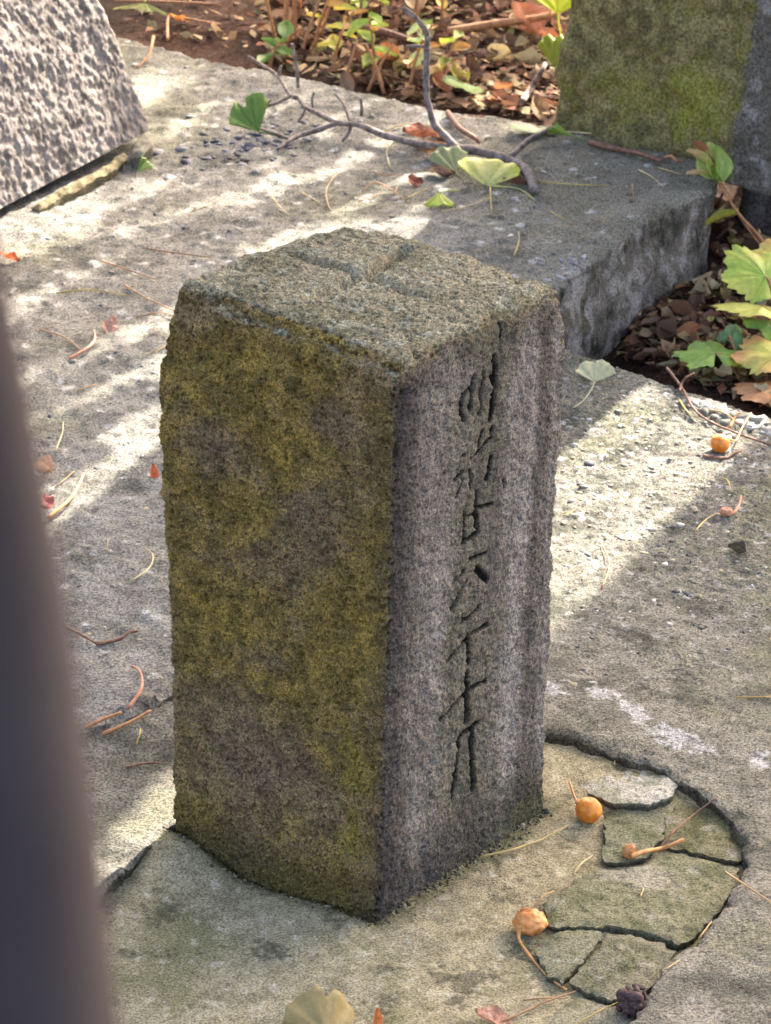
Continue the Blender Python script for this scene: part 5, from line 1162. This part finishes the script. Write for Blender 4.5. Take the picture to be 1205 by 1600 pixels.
# ------------------------------------------------------------------ trees out of frame towards the sun, whose trunk and boughs shade the stones
CA, SA = math.cos(SUN_AZ), math.sin(SUN_AZ)
def qs(q_, s_): return np.array([q_ * CA + s_ * SA, -q_ * SA + s_ * CA])      # q across the light, s along it
def toward(g, t): return np.array([g[0], g[1], g[2] if len(g) > 2 else 0.]) + SUN * t
def leaf_cloud(name, parent, clumps, leaf, seed):
    rs = np.random.default_rng(seed); Vs = []; n_tot = 0
    for c_, rad, n in clumps:
        u_ = rs.normal(0, 1, (n, 3)); u_ /= np.linalg.norm(u_, axis=1, keepdims=True); rr = rs.uniform(0, 1, n) ** (1 / 3)
        ctr_ = c_ + u_ * rr[:, None] * np.array(rad)
        a = rs.normal(0, 1, (n, 3)); a /= np.linalg.norm(a, axis=1, keepdims=True); b = np.cross(a, rs.normal(0, 1, (n, 3))); b /= np.linalg.norm(b, axis=1, keepdims=True)
        s_ = leaf * rs.uniform(.6, 1.3, n)[:, None]
        Vs.append(np.stack([ctr_ - a * s_, ctr_ + b * s_ * .45, ctr_ + a * s_, ctr_ - b * s_ * .45], 1)); n_tot += n
    V = np.concatenate(Vs).reshape(-1, 3); F = np.arange(n_tot * 4).reshape(-1, 4)
    return child(link_mesh(name, V, F, M['crown'], None, None, False), parent)
# tree A: broad trunk to the right, shading everything right of the sunlit band
def tree(base, trunk_r, height, label, clumps, leaf, seed, limbs=()):
    root = empty('tree', (0, 0, 0), label, 'tree', 'trees out of frame towards the sun')
    b_ = np.array([base[0], base[1], -.1]); pts = smooth_line([b_, b_ + np.array([.02, .0, height * .35]), b_ + np.array([-.01, .03, height * .7]), b_ + np.array([.05, .05, height])], 4)
    tv, tf = tube(pts, np.linspace(trunk_r, trunk_r * .72, len(pts)), 20); child(link_mesh('trunk', tv, tf, M['trunk']), root)
    for p_, r_ in limbs:
        sl_ = smooth_line(p_, 4); tv, tf = tube(sl_, np.linspace(r_, r_ * .4, len(sl_)), 8); child(link_mesh('limb', tv, tf, M['trunk']), root)
    leaf_cloud('crown', root, clumps, leaf, seed); return root
gA_ = qs(.235, 2.75)
clA = []
# boughs that shade the post and the ground in front of it
for q_ in np.arange(-1.0, .75, .22):
    for s_eff in np.arange(-.52, -1.9, -.28):
        t_ = 3.4 + .3 * math.sin(q_ * 7 + s_eff * 5); g = qs(q_ + .03 * math.sin(s_eff * 9), s_eff)
        clA.append((toward(g, t_), (.2, .2, .2), 260))
for x, y in ((-60, 300), (0, 600), (60, 900), (90, 1200), (120, 1500), (60, 750)):  # extra unseen clumps, added to keep direct sun off the fence bar
    clA.append((toward(P_depth(x - 60, y, .46), 3.2), (.22, .22, .22), 330))
for x, y in ((1185, 430), (1190, 490), (1210, 540), (1140, 530)):  # small unseen clumps added to put the lobed plants in shade
    clA.append((toward(surf(x, y, 'soil', .06), 2.9), (.06, .06, .06), 60))
top_ = toward(qs(0, -1.0), 3.5)
limbsA = [([np.array([gA_[0], gA_[1], 2.2]), np.array([gA_[0] - .3, gA_[1] - .25, 2.7]), top_, top_ + np.array([-.7, .2, .1])], .07), ([np.array([gA_[0], gA_[1], 2.0]), (np.array([gA_[0], gA_[1], 2.3]) + toward(qs(.0, -.6), 3.4)) / 2, toward(qs(-.5, -.6), 3.4)], .06)]
tree(gA_, .36, 5.5, 'thick-trunked tree out of frame at the right towards the sun', clA, .07, 3, limbsA)
# tree B: further back and left; light sprays that dapple the slab, denser ones over the litter
clB = []; clB_twigs = []
spray = []
for x0, y0, x1, y1, wd, n in [(60, 512, 180, 488, .030, 60), (180, 488, 330, 415, .034, 90), (165, 438, 250, 402, .022, 40), (255, 398, 360, 350, .034, 70), (350, 368, 480, 318, .036, 80), (470, 318, 560, 280, .024, 40),
                              (255, 250, 330, 210, .030, 50), (330, 250, 450, 200, .040, 90), (280, 158, 360, 122, .026, 40), (370, 140, 440, 108, .022, 36), (455, 182, 560, 150, .030, 60), (560, 195, 660, 165, .034, 60),
                              (60, 620, 140, 590, .022, 24), (540, 290, 620, 240, .024, 40), (650, 235, 760, 190, .040, 90), (740, 265, 840, 215, .040, 90), (690, 330, 760, 300, .024, 30), (20, 430, 90, 415, .03, 40), (600, 330, 650, 300, .02, 24), (60, 690, 150, 650, .022, 20), (210, 380, 250, 365, .015, 14), (120, 400, 160, 385, .012, 10), (470, 250, 520, 225, .02, 24), (30, 565, 130, 538, .014, 16), (195, 565, 250, 538, .014, 12), (95, 472, 165, 452, .012, 12), (300, 302, 385, 272, .014, 18), (235, 332, 300, 302, .014, 14), (500, 232, 562, 212, .014, 14), (232, 182, 300, 162, .014, 14), (120, 668, 235, 608, .018, 24), (60, 740, 150, 705, .014, 14), (330, 180, 420, 160, .014, 16), (180, 340, 240, 315, .012, 12)]:
    a0, a1 = up_pt(x0, y0), up_pt(x1, y1); k_ = max(3, int(np.linalg.norm(a1 - a0) / .035)); t_ = 1.6 + .25 * math.sin(x0 * .05)
    for i_ in range(k_):
        f_ = (i_ + .5) / k_; clB.append((toward(a0 + (a1 - a0) * f_, t_), (wd * random.uniform(.8, 1.3),) * 3, max(4, int(3.0 * n / k_))))
    clB_twigs.append((toward(a0, t_), toward(a1, t_)))
for px in range(180, 900, 75):
    for py, tt in ((-120, 4.2), (-60, 3.9), (0, 4.0), (55, 3.7), (105, 3.6)):
        lim = 85 + (px - 200) * .14
        if py > lim - 10 or (px > 640 and py > 60): continue
        g = P(px + 20 * math.sin(py), py, .05); clB.append((toward(g, tt), (.17, .15, .15), 210))
gB_ = qs(-1.7, 4.6)
hub = toward(up_pt(400, 200), 3.6)
limbsB = [([np.array([gB_[0], gB_[1], 2.0]), (np.array([gB_[0], gB_[1], 2.6]) + hub) / 2, hub], .05)] + [([hub + (a - hub) * .3 + np.array([0, 0, .2]), a, b], .006) for a, b in clB_twigs]
tree(gB_, .16, 5.0, 'slender tree out of frame at the left towards the sun', clB, .031, 4, limbsB)
